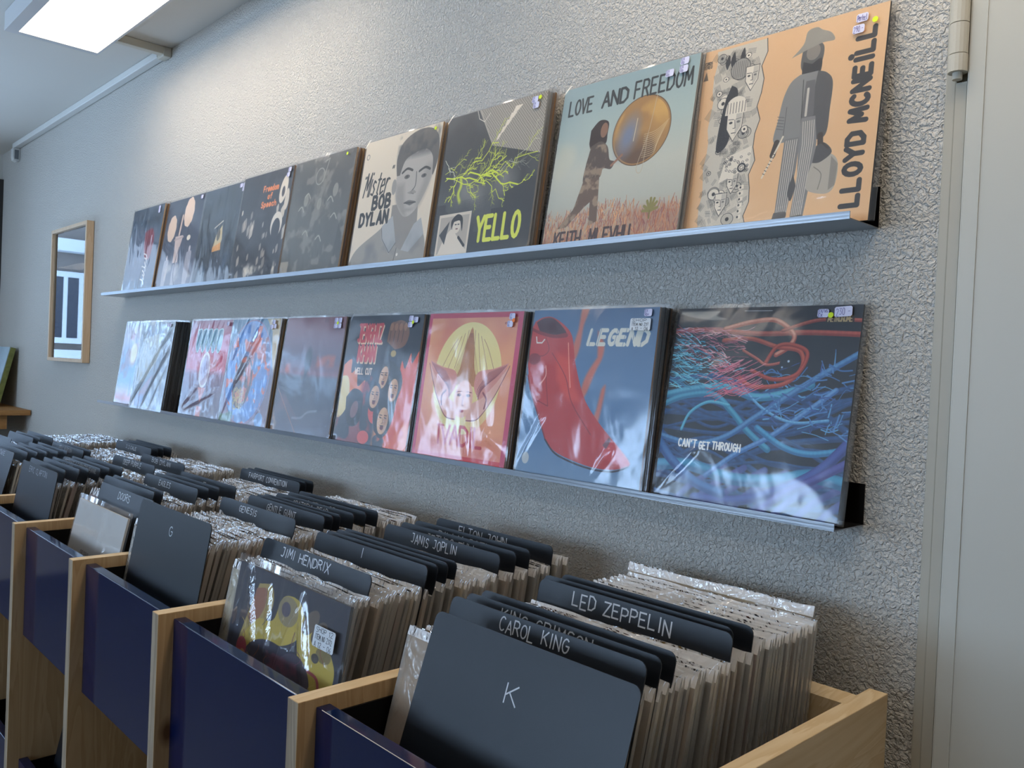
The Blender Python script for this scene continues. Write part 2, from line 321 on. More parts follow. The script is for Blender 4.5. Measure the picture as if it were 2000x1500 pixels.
@cover
def c_speech():
    a = Art('23262e', 256).cloud('3f434d', 7, 2, .5, .75, .7)
    for k, t in enumerate(('Freedom', 'of', 'Speech')):
        w = .30 if k != 1 else .09; a.text(t, .60-w/2, .60+w/2, .13+k*.075, .18+k*.075, .016, 'e0763c')
    r = random.Random(4)
    for k in range(34):
        x, y = r.uniform(.04, .96), r.uniform(.3, .97); s = r.uniform(.015, .06); a.poly(curve([(x, y), (x+s, y-s*.8), (x+s*1.3, y+s), (x+s*.3, y+s*1.8)], 4), r.choice(('cfc4b2', 'b9ada0', 'd8cfc0', '8d867e')), r.uniform(.5, .95))
    a.ell(.86, .2, .07, .13, 'd8cdbc', .95, .2); a.ell(.86, .22, .03, .05, '3a3a42', .7); a.ell(.95, .3, .04, .1, 'c8bdad', .9); a.ell(.82, .52, .11, .12, 'cfc8bd', .9); a.ell(.82, .56, .08, .1, '262a33')
    a.cloud('d8cfbf', 9, 6, .5, .7, .8, a.box(0, .86, 1, 1, .06)); return a
@cover
def c_band():
    a = Art('3d3f40', 256).cloud('5a5b58', 3, 12, .35, .8, .8); a.vgrad([(0, 'a49c8e'), (.06, '55544f')], 0, 0) if 0 else None
    a.ell(.46, .17, .07, .07, '8b8a84', .7, ring=.012); a.line([(.50, .05), (.58, .03), (.52, .22)], .012, '8b8a84', .7)
    for cx, t, h in ((.28, .3, .75), (.52, .36, .68), (.76, .26, .78)): person(a, cx, t, h, '4c4e4e', '7a7972', 1.35, .9)
    for x, y in ((.3, .33), (.36, .66), (.6, .72), (.8, .55), (.22, .44), (.7, .4)): a.line(curve([(x-.05, y), (x, y-.03), (x+.05, y+.02)], 4), .012, 'a09c90', .7)
    a.rect(0, .88, .14, .98, '9a9182', .8); a.cloud('8f8a80', 10, 3, .55, .7, .5); return a
@cover
def c_portrait():
    a = Art('d8cbb6', 512).vgrad([(0, 'd6c9b4'), (1, 'd0c3b0')]); g = ['2f3032', '4e4d4c', '807b76', 'b0a79c', 'ccc0b0']
    # neck, shoulders, shirt
    a.poly(curve([(.5, .55), (.5, .75), (.42, .84), (.8, .98), (.86, .8), (.83, .55)], 6), g[2])
    a.poly(curve([(-.02, 1), (.08, .86), (.34, .74), (.52, .66), (.5, .76), (.72, .9), (.84, .72), (.97, .82), (1.02, 1)], 6), '8a8680')
    a.poly([(.40, .70), (.53, .63), (.62, .84), (.55, .92), (.42, .80)], '9a9da0'); a.poly([(.82, .72), (.9, .68), (.96, .80), (.80, .92), (.70, .90)], '9a9da0'); a.line([(.40, .71), (.43, .80), (.55, .91), (.62, .84)], .006, g[1])
    a.line([(.64, .88), (.62, 1)], .008, g[1]); a.ell(.66, .93, .012, .012, 'd8d4cc'); a.cloud('5b6066', 6, 4, .5, .8, .6, a.box(.02, .8, .95, 1.1, .08))
    # head
    a.poly(curve([(.52, .22), (.5, .36), (.53, .5), (.6, .6), (.69, .655), (.8, .62), (.9, .5), (.96, .36), (.95, .22), (.75, .12)], 7), 'a6a19b')
    a.poly(curve([(.52, .4), (.54, .52), (.62, .62), (.7, .655), (.66, .55), (.62, .4)], 6), g[2], .7, .05); a.poly(curve([(.86, .3), (.95, .3), (.93, .45), (.84, .6), (.8, .55), (.86, .42)], 6), g[2], .6, .05)
    a.ell(.485, .41, .03, .06, '8a8783', 1, -.1)
    a.poly(curve([(.5, .33), (.47, .2), (.52, .08), (.68, .015), (.86, .02), (.97, .1), (1.0, .25), (.96, .38), (.93, .24), (.83, .17), (.66, .19), (.58, .23), (.54, .33)], 7), g[1]); a.cloud('34383d', 14, 5, .4, .65, .8, a.box(.48, .02, .98, .2, .06))
    a.line(curve([(.57, .315), (.63, .29), (.70, .31)], 5), .018, g[0], .85); a.line(curve([(.79, .33), (.86, .31), (.92, .33)], 5), .018, g[0], .85)
    a.ell(.64, .352, .035, .016, g[1], .9); a.ell(.855, .37, .032, .015, g[1], .9); a.ell(.64, .35, .012, .010, g[0]); a.ell(.86, .368, .011, .009, g[0])
    a.line(curve([(.755, .33), (.765, .43), (.72, .475), (.755, .49)], 6), .010, g[1], .7); a.poly(curve([(.67, .475), (.72, .49), (.79, .485), (.75, .46)], 4), g[2], .8)
    a.poly(curve([(.645, .548), (.7, .535), (.745, .54), (.80, .555), (.73, .575)], 5), g[1], .9); a.line(curve([(.65, .55), (.73, .555), (.80, .558)], 5), .007, g[0], .8); a.ell(.72, .605, .06, .012, g[2], .6, soft=.02)
    for s, x0, x1, y0, y1, w in (('Mister', .06, .40, .26, .44, .016),): a.text(s, x0, x1, y0, y1, w, '202226', slant=.18, gap=.1)
    a.text('"', .42, .46, .24, .32, .012, '202226'); a.text('"', .05, .09, .28, .34, .012, '202226')
    a.text('BOB', .22, .46, .455, .55, .027, '202226', gap=.45); a.text('DYLAN', .07, .46, .58, .67, .027, '202226', gap=.45); a.ell(.05, .12, .02, .02, '55585a', .8, ring=.006); return a
@cover
def c_lightning():
    a = Art('2f3236', 640).cloud('44474a', 4, 4, .4, .8, .8); a.cloud('9b9c98', 3, 2, .2, .7, .75, a.box(.18, .45, .78, .68, .16))
    a.poly([(.33, 0), (1, 0), (1, .39), (.52, .27)], 'a59e93'); X, Y = a.X, a.Y
    hm = ((X > .35+Y*.65) & (Y < .27+(X-.52)*.25) & (((X*90).astype(int)+(Y*90).astype(int)) % 2 == 0)); a.a[hm] *= .72
    for k in range(5): t = k/5; a.poly([(.55+t*.17, .245-t*.2), (.575+t*.20, .235-t*.2), (.60+t*.22, .20-t*.2), (.57+t*.17, .20-t*.2)], 'e2d8c8')
    a.line([(.31, .0), (.34, .06), (.40, .09), (.45, .04)], .005, 'd9d6cc')
    r = random.Random(11); c = 'cfe03a'
    for (x0, y0, x1, y1, w, d, c2) in ((.06, .43, .55, .48, .010, 3, c), (.30, .43, .62, .47, .011, 2, c), (.5, .46, .86, .60, .010, 3, c), (.05, .45, .5, .52, .006, 3, c), (.55, .46, .98, .38, .005, 2, c), (.2, .44, .12, .60, .008, 2, c), (.04, .40, .26, .33, .004, 2, c), (.25, .42, .58, .26, .006, 2, c), (.5, .5, .72, .66, .005, 2, c), (.02, .30, .16, .43, .004, 1, 'e6ead0'), (.6, .45, .98, .30, .003, 2, 'c6ccb0')): bolt(a, x0, y0, x1, y1, w, c2, r, d)
    a.line(curve([(.22, .44), (.24, .5), (.22, .56), (.25, .62)], 6), .022, c, .5, soft=.02)
    for p in ([(.0, .62), (.1, .62), (.1, .66), (.17, .70), (.17, .80), (0, .8)], [(1, .53), (.72, .60), (.72, .70), (.6, .70), (.6, .78), (.5, .78), (.5, .84), (.42, .84), (.42, 1), (1, 1)]): a.poly(p, '2b2e33')
    for k in range(9): a.line([(.2+.055*k, .62), (.18+.058*k, .72)], .002, '2b2e33', .7); a.line([(.14, .62+.012*k), (.7, .60+.012*k)], .0015, '2b2e33', .6)
    a.rect(0, .78, .44, 1, '2b2e33'); a.rect(.045, .69, .40, .985, 'cbbfae'); a.rect(.065, .71, .38, .965, 'a39a8f')
    a.poly(curve([(.08, .96), (.13, .86), (.2, .8), (.26, .84), (.36, .93), (.38, .965), (.07, .965)], 5), 'd0c5b6'); a.ell(.255, .775, .045, .055, 'd0c5b6'); a.poly(curve([(.2, .80), (.19, .74), (.25, .70), (.31, .73), (.32, .82), (.30, .78), (.28, .745), (.22, .75)], 5), '25272c')
    a.poly([(.07, .83), (.17, .74), (.14, .9)], '34363b'); a.line([(.29, .86), (.36, .92)], .02, '25272c'); a.line([(.235, .77), (.25, .77)], .007, '25272c'); a.line([(.265, .77), (.28, .77)], .007, '25272c'); a.line([(.25, .8), (.268, .8)], .007, '5a2e2e')
    a.text('YELLO', .475, .90, .745, .90, .029, 'cfd84a', gap=.32); return a
@cover
def c_globe():
    a = Art('a7b3b2', 640).vgrad([(0, '86a0a8'), (.3, '9db0ae'), (.55, 'b4b8ae'), (.75, 'a9ada4'), (1, 'a07a5e')]); a.cloud('8fa3a9', 3, 6, .4, .8, .6, a.box(0, 0, .5, .4, .2)); a.cloud('d0c8ae', 3, 9, .4, .8, .7, a.box(0, .3, .35, .6, .12))
    r = random.Random(3)
    for k in range(900):
        x = r.uniform(0, 1); y = r.uniform(.80, 1.02)+.02*math.sin(x*9); c = r.choice(('b06a3e', 'c78a5a', '9a5a48', '8a4a44', 'd7a070', 'a8785a', '7a4a50')); a.line([(x, y), (x+r.uniform(-.02, .02), y-r.uniform(.015, .06))], .004, c, .8)
    a.cloud('8a4a3c', 4, 3, .3, .8, .45, a.box(.6, .82, 1.05, 1.05, .06)); a.cloud('c9c0a4', 4, 8, .5, .9, .4, a.box(-.1, .86, .4, 1.05, .06))
    # the ball
    bx, by_, R = .655, .365, .20
    a.ell(bx, by_, R*1.02, R, '9a7244'); a.cloud('c79a52', 6, 7, .4, .6, .9, (np.hypot(a.X-bx, a.Y-by_) < R-.01)*np.clip((.42-a.Y)*7, 0, 1)); a.cloud('4c3a34', 5, 5, .35, .6, .8, (np.hypot(a.X-bx, a.Y-by_) < R-.01)*np.clip((a.Y-.36)*8+(a.X-.7), 0, 1))
    a.ell(bx-.09, by_+.02, .07, .12, '6b7690', .75, .3, soft=.06)
    for k in range(12): a.line(curve([(bx+.03, by_+.03+.012*k), (bx+.11, by_+.02+.012*k), (bx+.19-.006*k, by_-.03+.012*k)], 5), .003, 'c9b48a', .8)
    a.ell(bx, by_, R*1.02, R, '5a4636', .8, ring=.006); a.line(curve([(.74, .17), (.71, .4), (.66, .58), (.70, .6), (.71, .4)], 6), .004, 'b0a288', .8); a.line([(.62, .29), (.61, .42)], .004, 'e0d0a8', .8)
    # the figure
    a.poly(curve([(.27, .30), (.33, .25), (.40, .27), (.405, .34), (.40, .40), (.33, .40), (.29, .42), (.27, .38)], 6), '2b211f'); a.ell(.375, .315, .028, .045, '7d5a48')
    a.poly(curve([(.29, .40), (.36, .38), (.42, .42), (.45, .50), (.49, .52), (.47, .56), (.41, .55), (.39, .60), (.27, .62), (.27, .5)], 6), '4b403c'); a.line([(.47, .54), (.54, .49)], .016, '8a6350')
    a.poly([(.27, .60), (.39, .59), (.405, .72), (.42, .86), (.36, .88), (.345, .74), (.30, .77), (.18, .875), (.11, .88), (.22, .77)], '5c4b42'); a.cloud('a08a72', 22, 5, .45, .6, .7, a.box(.13, .40, .42, .88, .01)*(a.a[..., 0] < .42))
    for k in range(7): a.line([(.80, .84), (.80+.05*math.cos(-k*.5-.1), .84-.07*abs(math.sin(k*.5+.2)))], .016, '7a7440', w2=.004)
    a.line([(.80, .84), (.80, .88)], .01, '6a6438'); D = '2c3032'
    a.text('LOVE', .06, .25, .085, .175, .013, D); a.text('AND', .33, .52, .085, .17, .016, D); a.text('FREEDOM', .57, .965, .07, .165, .013, D, gap=.34)
    a.text('KEITH', .10, .31, .905, .99, .014, '3a2e30'); a.text('MLEVHU', .38, .68, .905, .99, .014, '3a2e30'); return a
@cover
def c_orange():
    a = Art('d2a97e', 768).cloud('dcba92', 3, 3, .35, .8, .6); K = '2e2f33'; G1 = '8d8b86'; G2 = '6e6f70'; Wt = 'd5cfc2'; r = random.Random(8)
    # the drawn panel: paper strip filled with pen work
    e = [(.115+.008*math.sin(k*1.9), k/14) for k in range(15)]; e2 = [(.40-.012*k/14+.014*math.sin(k*2.3), k/14) for k in range(14, -1, -1)]
    a.poly([(x, .015+y*.97) for x, y in e+e2], 'bdb8ac'); a.line([(x, .015+y*.97) for x, y in e2], .004, K)
    for k in range(150):
        x, y = r.uniform(.13, .36), r.uniform(.03, .94); an = r.choice((.1, 1.2, 2.2, -.4)); l = r.uniform(.02, .06); n = r.randint(3, 7)
        for q in range(n): ox, oy = -math.sin(an)*.006*q, math.cos(an)*.006*q; a.line([(x+ox, y+oy), (min(.385, x+ox+l*math.cos(an)), y+oy+l*math.sin(an))], .0016, K, .75)
    for k in range(34): x, y = r.uniform(.14, .35), r.uniform(.05, .94); s = r.uniform(.012, .035); a.ell(x, y, s, s*r.uniform(.6, 1.2), r.choice((Wt, G1, 'a9a59b')), 1, r.uniform(0, 3)); a.ell(x, y, s, s*.9, K, 1, ring=.0025); a.ell(x, y, s*.3, s*.3, K)
    a.poly(curve([(.225, .22), (.265, .26), (.255, .40), (.235, .53), (.175, .56), (.18, .40), (.2, .28)], 6), K)
    for x, y, h in ((.185, .07, .06), (.215, .06, .07), (.27, .05, .07)): a.poly(curve([(x, y+h), (x-.014, y+h*.4), (x+.004, y-.02), (x+.016, y+h*.4)], 5), K)
    a.ell(.265, .14, .055, .055, G1); a.ell(.265, .14, .055, .055, K, 1, ring=.003)
    for k in range(8): a.line([(.225+.011*k, .10), (.225+.011*k, .185)], .0018, K)
    # three plain mask faces
    for cx, cy_, s, cap in ((.265, .42, .062, 1), (.335, .19, .05, 0), (.235, .83, .045, 0), (.29, .73, .04, 0)):
        a.poly([(cx-s*.75, cy_-s), (cx+s*.75, cy_-s), (cx+s*.7, cy_+s*.5), (cx, cy_+s*1.6), (cx-s*.7, cy_+s*.5)], Wt); a.line([(cx-s*.75, cy_-s), (cx+s*.75, cy_-s), (cx+s*.7, cy_+s*.5), (cx, cy_+s*1.6), (cx-s*.7, cy_+s*.5), (cx-s*.75, cy_-s)], .003, K)
        for q in (-1, 1): a.ell(cx+q*s*.35, cy_, s*.16, s*.1, K); a.line([(cx+q*s*.6, cy_-s*.3), (cx+q*s*.1, cy_-s*.25)], .003, K)
        a.line([(cx, cy_-s*.2), (cx+s*.1, cy_+s*.5), (cx-s*.1, cy_+s*.5)], .003, K); a.line([(cx-s*.2, cy_+s*.9), (cx+s*.2, cy_+s*.9)], .004, K); a.poly([(cx+s*.1, cy_-s*.9), (cx+s*.65, cy_-s*.9), (cx+s*.6, cy_+s*.4), (cx+s*.1, cy_+s*1.2)], G1, .5)
        if cap:
            a.poly(curve([(cx-s, cy_-s*.7), (cx-s*.8, cy_-s*1.8), (cx, cy_-s*2.2), (cx+s*.8, cy_-s*1.8), (cx+s, cy_-s*.7)], 5), Wt)
            for q in range(7): a.line([(cx-s*.8+q*s*.27, cy_-s*1.7), (cx-s*.8+q*s*.27, cy_-s*.8)], .003, K)
    a.poly([(.24, .60), (.38, .56), (.38, .67), (.21, .73)], Wt)
    for k in range(40): a.ell(r.uniform(.23, .37), r.uniform(.60, .69), .006, .005, K, 1, ring=.002)
    a.ell(.335, .665, .024, .024, K); a.ell(.335, .665, .015, .015, Wt)
    for k in range(6): a.ell(.335+.009*math.cos(k), .665+.009*math.sin(k), .003, .003, K); a.poly([(.33+.003*k, .76+.03*k), (.36, .755+.03*k), (.362, .775+.03*k), (.335+.003*k, .78+.03*k)], Wt); a.ell(.343, .768+.03*k, .005, .006, K)
    a.text('RECORDS', .03, .09, .06, .075, .003, K); a.text('STEREO', .03, .09, .08, .095, .003, K); a.poly([(.045, .16), (.06, .11), (.075, .16)], K, .7)
    # the man
    a.poly(curve([(.60, .13), (.60, .22), (.655, .27), (.70, .22), (.705, .13), (.65, .09)], 6), '4f5052'); a.ell(.655, .15, .035, .04, '77736d', .9); a.poly(curve([(.61, .19), (.61, .26), (.655, .30), (.70, .26), (.70, .19), (.655, .21)], 5), '2e2f32')
    a.poly(curve([(.545, .155), (.60, .10), (.615, .04), (.66, .03), (.69, .05), (.735, .075), (.755, .115), (.70, .115), (.63, .13)], 6), '85837c')
    a.poly(curve([(.60, .25), (.555, .28), (.525, .35), (.51, .45), (.495, .56), (.555, .575), (.64, .57), (.72, .56), (.755, .57), (.765, .44), (.765, .32), (.735, .27), (.69, .25)], 6), '77797a')
    a.poly(curve([(.69, .25), (.735, .27), (.768, .32), (.768, .44), (.76, .57), (.70, .575), (.68, .45), (.68, .33)], 6), '4a4b4e'); a.poly([(.635, .29), (.68, .29), (.69, .46), (.66, .50), (.625, .46)], '5a5b5e'); a.line([(.65, .33), (.65, .46)], .012, 'b8b5ae'); a.line([(.62, .28), (.635, .57)], .004, '3c3d40'); a.line([(.548, .40), (.545, .56)], .004, '55565a')
    for q in range(5): a.line([(.505, .44+.015*q), (.54, .45+.015*q)], .003, '4a4b4e', .8)
    a.line([(.515, .57), (.50, .63)], .03, '3a3532'); a.line([(.735, .57), (.74, .62)], .028, '3a3532'); a.line([(.545, .545), (.52, .60), (.455, .735)], .009, 'cfc8b8'); 
    for q in range(7): a.line([(.505-.008*q, .625+.015*q), (.515-.008*q, .63+.015*q)], .003, K)
    a.poly([(.555, .56), (.635, .56), (.63, .72), (.605, .93), (.545, .93), (.55, .74)], '6b6c6e'); a.poly([(.63, .47), (.70, .47), (.72, .60), (.71, .78), (.69, .955), (.625, .955), (.64, .75), (.63, .6)], '727375')
    for q in range(6): a.line([(.565+.011*q, .57), (.553+.010*q, .92)], .0034, 'c3bfb6'); a.line([(.642+.011*q, .49), (.65+.0105*q, .60), (.633+.009*q, .95)], .0034, 'c3bfb6')
    a.poly(curve([(.54, .92), (.60, .92), (.60, .955), (.56, .985), (.525, .98)], 5), '4b4a4a'); a.poly(curve([(.63, .945), (.69, .945), (.68, .985), (.63, .985)], 4), '55544f')
    a.poly(curve([(.725, .655), (.80, .67), (.835, .72), (.83, .82), (.79, .855), (.70, .83), (.69, .78), (.705, .71)], 6), 'a09c93'); a.poly(curve([(.72, .62), (.76, .61), (.80, .66), (.75, .70), (.71, .70)], 5), '47474a'); a.line([(.73, .59), (.78, .64)], .010, '3c3836'); a.poly([(.80, .68), (.835, .72), (.83, .82), (.80, .84)], '7d7a74'); a.line(curve([(.72, .72), (.76, .76), (.75, .83)], 4), .004, '6d6a64'); a.poly(curve([(.62, .74), (.60, .82), (.62, .87), (.64, .8)], 5), '47474a')
    # the name, reading upwards
    a.text('LLOYD', 0, .335, 0, .075, .024, K, rot=(.868, .925), gap=.42); a.text('MCNEILL', 0, .44, 0, .075, .024, K, rot=(.868, .535), gap=.42); a.ell(.845, .225, .015, .015, K) 
    a.line([(.02, .995), (.4, .995)], .006, K, .7); return a
@cover
def c_sun():
    a = Art('7aa0cc', 256).vgrad([(0, '9fb2cc'), (.15, 'b8b2c4'), (.3, '8b9cc0'), (.5, '4d8fcc'), (.72, '6aa6d8'), (.82, 'b8b4cc'), (.92, 'cf6f74'), (1, '6a4c58')])
    a.cloud('c98a9a', 5, 4, .5, .7, .7, a.box(0, .05, 1, .3, .1)); a.ell(.40, .40, .14, .13, 'c79a8a', .8, soft=.06); a.ell(.40, .37, .11, .12, 'e9e2a8', 1, soft=.03); a.cloud('7c4a5c', 4, 6, .55, .7, .7, a.box(0, .3, .3, .9, .1))
    person(a, .45, .66, .22, '4a6a94', al=.7); return a
@cover
def c_map():
    a = Art('6f8296', 256).cloud('9fb0bc', 14, 3, .4, .7, .9); a.poly([(.1, .2), (.7, .12), (.6, .62), (.05, .75)], 'b4bcb8', .7); a.cloud('8a98a0', 30, 5, .45, .6, .7, a.box(.1, .15, .7, .7)); a.poly([(0, 1), (.1, .86), (.95, .2), (1, .35), (.3, 1)], '48505e', .8); a.poly([(.05, .98), (.4, .7), (.6, .6), (.45, .82), (.2, 1)], '8a4a5a', .7); a.cloud('4b6aa8', 5, 2, .5, .7, .8, a.box(.15, .84, .9, 1, .05)); a.cloud('3f62a0', 5, 8, .45, .7, .7, a.box(.2, .05, .7, .16, .05)); return a
@cover
def c_letters():
    a = Art('a83450', 256).vgrad([(0, '7e2c4a'), (.2, 'a83450'), (.5, 'c04c64'), (.56, '6a3a56'), (.75, '4c3e5a'), (1, '3e3248')]); a.cloud('b06050', 3, 3, .45, .7, .8, a.box(.25, .3, .8, .5, .1))
    for k in range(5): x = .24+.13*k; a.poly(curve([(x-.05, .1), (x+.05, .1), (x+.055, .26), (x, .33), (x-.055, .26)], 5), '4a7a96'); a.line(curve([(x-.05, .1), (x+.05, .1), (x+.055, .26), (x, .33), (x-.055, .26), (x-.05, .1)], 5), .014, '9fd0da')
    a.ell(.50, .51, .11, .16, 'b7a8c2'); a.ell(.50, .51, .12, .17, 'dfe4ea', .9, ring=.02); a.ell(.5, .50, .07, .1, '7d6f9c', .8, soft=.06); a.poly([(.40, .69), (.60, .69), (.5, .84)], 'd07a70', .9); a.rect(.44, .88, .56, 1, 'c0543c', .9); return a
@cover
def c_swirl():
    a = Art('4a5f84', 256).vgrad([(0, '2e6488'), (.5, '5a5a78'), (1, '6a5468')]); a.poly([(.72, 0), (1, 0), (1, .5), (.93, .36), (.86, .12)], 'b09a6c'); a.ell(.48, .5, .46, .49, '4a7cc0'); c = (np.hypot((a.X-.48)/.45, (a.Y-.5)/.48) < 1)*1.
    a.cloud('cf5f4c', 7, 21, .52, .58, .95, c); a.cloud('3d7bd0', 6, 5, .56, .6, .9, c); a.cloud('6a6488', 4, 9, .3, .7, .6, c*(a.Y < .4)); a.ell(.46, .5, .46, .49, '7c5a7c', .8, ring=.014); a.ell(.40, .60, .19, .25, '3a3442', .95, .15); a.cloud('c8604c', 10, 4, .5, .6, .9, (np.hypot((a.X-.40)/.16, (a.Y-.58)/.22) < 1)*1.)
    r = random.Random(5)
    for k in range(22): a.ell(.36+r.uniform(-.09, .09), .74+r.uniform(-.06, .08), r.uniform(.02, .06), r.uniform(.02, .05), 'b8a050', .8, ring=.006)
    a.ell(.85, .93, .08, .07, '4a80c0'); a.cloud('4a7a5c', 4, 6, .5, .6, .8, a.box(0, .88, .3, 1, .05)); return a
@cover
def c_dusk():
    a = Art('55506a', 320).vgrad([(0, '7a4f58'), (.2, '5c4a5e'), (.35, '49465c'), (.48, '6a4452'), (.52, '3a4454'), (.7, '343e4e'), (1, '3e4054')]); a.cloud('b8584a', 4, 13, .52, .66, .9, a.box(0, .4, 1, .52, .03)); a.cloud('a84c3c', 5, 7, .5, .7, .7, a.box(.6, .32, 1.1, .42, .04)); a.cloud('283448', 4, 3, .45, .7, .8, a.box(0, .5, 1, .75, .06)); a.cloud('6c4450', 3, 5, .4, .7, .6, a.box(0, .6, .5, .9, .2)*(a.Y-.55 > a.X*.7))
    a.ell(.48, .36, .06, .1, '23303e', .9, soft=.03); a.line([(.47, .38), (.46, .56)], .05, '242e3e', .8, soft=.02); a.line([(.50, .5), (.48, .85)], .03, '2c3648', .5, soft=.03)
    a.line([(.02, .62), (.45, .99)], .008, '8a5a4e', .8); a.cloud('b08a6a', 6, 3, .45, .6, .8, a.box(-.1, .8, .1, 1.1, .05)); a.line(curve([(.35, .86), (.5, .85), (.6, .8), (.75, .78)], 6), .012, '8c98a8', .5, soft=.02); a.text('III', .66, .72, .01, .045, .004, '2a2430'); return a
@cover
def c_faces():
    a = Art('1b2330', 512); F = 'c9452e'; r = random.Random(2)
    fl = [(.70, 1.02)]+[(.70+.02*math.sin(k*2.1)-.0*k, 1-.05*k) for k in range(12)]+[(.72, .36), (.78, .42), (.80, .34), (.85, .40), (.90, .28), (.93, .36), (1.02, .30), (1.02, 1.02)]; a.poly(curve(fl, 3), F); a.poly(curve([(-.02, .40), (.10, .34), (.12, .45), (.2, .42), (.24, .55), (.34, .50), (.30, .64), (.2, .70), (.1, .64), (-.02, .72)], 4), 'cc6a3c')
    a.poly(curve([(-.02, .48), (.08, .48), (.13, .58), (.12, .72), (.04, .80), (-.02, .80)], 6), 'd5c48a'); a.cloud('8a2c30', 8, 6, .5, .62, .8, a.box(.3, .42, .6, .75, .04)); a.cloud('7a2c30', 6, 4, .5, .62, .9, a.box(0, .78, .5, 1, .06)); a.cloud('d0502e', 7, 9, .5, .58, .95, a.box(.62, .78, 1, 1, .05)); a.cloud('e07a44', 7, 15, .56, .62, .8, a.box(.55, .8, 1, 1, .05))
    a.poly(curve([(.10, .64), (.20, .57), (.34, .62), (.33, .82), (.20, .86), (.12, .78)], 6), '141820'); a.ell(.24, .73, .05, .07, '6a4a50', .7, .4); a.ell(.53, .72, .09, .10, 'c23c34'); a.ell(.42, .93, .08, .05, 'c23c34')
    a.poly(curve([(.52, .40), (.60, .34), (.76, .38), (.84, .5), (.80, .64), (.78, .78), (.70, .90), (.55, .86), (.50, .66), (.46, .54)], 7), '141820')
    for cx, cy_, rx, ry, t in ((.585, .47, .055, .085, .25), (.735, .56, .06, .085, .1), (.50, .62, .065, .085, .1), (.655, .79, .07, .10, .05)):
        a.ell(cx, cy_, rx*1.35, ry*1.3, '141820', 1, t); a.ell(cx, cy_, rx, ry, 'c89a74', 1, t); a.ell(cx+rx*.5, cy_, rx*.5, ry*.8, '9a6a50', .6, t, soft=.03)
        for q in (-1, 1): a.line([(cx+q*rx*.45-.012, cy_-ry*.25), (cx+q*rx*.45+.012, cy_-ry*.2)], .008, '2a1c1c'); a.line([(cx+q*rx*.45-.016, cy_-ry*.42), (cx+q*rx*.45+.016, cy_-ry*.4)], .006, '2a1c1c')
        a.line([(cx, cy_-ry*.2), (cx+.008, cy_+ry*.15), (cx-.01, cy_+ry*.2)], .005, '6a4436'); a.ell(cx, cy_+ry*.5, rx*.32, ry*.18, '5a2024'); a.line([(cx-rx*.3, cy_+ry*.36), (cx+rx*.3, cy_+ry*.36)], .007, '33201c')
    a.poly(curve([(.56, .2), (.58, .07), (.64, .05), (.72, .04), (.80, .07), (.84, .14), (.80, .23), (.68, .26)], 6), '6a4434')
    for k in range(4): a.line([(.60+.055*k, .06), (.59+.055*k, .20)], .008, '33221e'); a.ell(.60+.06*k, .09, .022, .03, '8a5c44', .8)
    a.ell(.67, .29, .035, .025, '9a8040')
    for dx, dy, c in ((.012, .014, 'd8b090'), (0, 0, 'b22c34')):
        a.text('JENGHIZ', .14+dx, .48+dx, .07+dy, .20+dy, .024, c, gap=.35); a.text('KHAN', .18+dx, .42+dx, .235+dy, .35+dy, .027, c, gap=.35)
    a.text('WELL CUT', .17, .41, .41, .455, .010, 'e0c4b0'); return a
@cover
def c_wings():
    a = Art('d07868', 512).vgrad([(0, 'bd6458'), (.35, 'd68a66'), (.65, 'd98a6a'), (1, 'c85a58')]); a.cloud('e0a070', 3, 4, .35, .75, .6); a.ell(.50, .44, .36, .375, 'dccd88'); a.cloud('e08050', 2, 3, .4, .8, .6, a.box(.6, .5, 1, .9, .2))
    ln = '7a3a44'
    for k in range(9): a.line(curve([(.36+.035*k, .10+.02*abs(k-4)), (.30+.05*k, .25), (.22+.07*k, .38)], 6), .004, ln, .7)
    a.poly(curve([(.42, .38), (.50, .10), (.58, .38), (.66, .50), (.5, .48), (.36, .5)], 6), 'a8663c', .85)
    for k in range(16): a.line(curve([(.50+.002*(k-8), .14), (.50+.012*(k-8), .32), (.50+.02*(k-8), .47)], 5), .003, '7a4428', .7)
    for q in (-1, 1):
        X_ = lambda u: .5+q*(u-.5)
        a.poly(curve([(X_(.92), .33), (X_(.78), .37), (X_(.62), .40), (X_(.60), .50), (X_(.66), .57), (X_(.72), .62), (X_(.84), .50)], 6), 'c98278')
        for k in range(9): a.line(curve([(X_(.90-.02*k), .345+.006*k), (X_(.80-.02*k), .43+.01*k), (X_(.66), .50+.010*k)], 5), .005, ln, .85)
        a.poly(curve([(X_(.93), .35), (X_(.87), .46), (X_(.80), .57), (X_(.68), .70), (X_(.56), .72), (X_(.58), .62), (X_(.70), .56), (X_(.82), .46)], 6), 'd8a294'); a.line(curve([(X_(.93), .35), (X_(.87), .46), (X_(.80), .57), (X_(.68), .70), (X_(.56), .72)], 6), .006, ln); a.line(curve([(X_(.70), .53), (X_(.74), .57), (X_(.73), .63)], 5), .014, ln, .8)
    a.ell(.5, .58, .10, .125, 'e0ab9a'); a.ell(.45, .555, .022, .01, '6f4a50'); a.ell(.55, .555, .022, .01, '6f4a50'); a.line([(.42, .535), (.475, .53)], .005, ln); a.line([(.525, .53), (.58, .535)], .005, ln); a.line([(.5, .56), (.495, .62), (.515, .625)], .005, ln); a.ell(.5, .66, .022, .010, 'a0404a')
    a.rect(0, 0, 1, .035, 'b03048'); a.rect(0, .955, 1, 1, 'bf3038'); a.rect(0, 0, .035, 1, 'b53a5c'); a.rect(.955, 0, 1, 1, 'b53a5c')
    a.text('IVADIL', .27, .76, .765, .885, .022, 'b5303c', gap=.15, slant=-.1); a.line([(.26, .765), (.33, .768)], .012, 'b5303c'); a.text('STEREO', .83, .90, .07, .08, .003, '7a3038'); return a
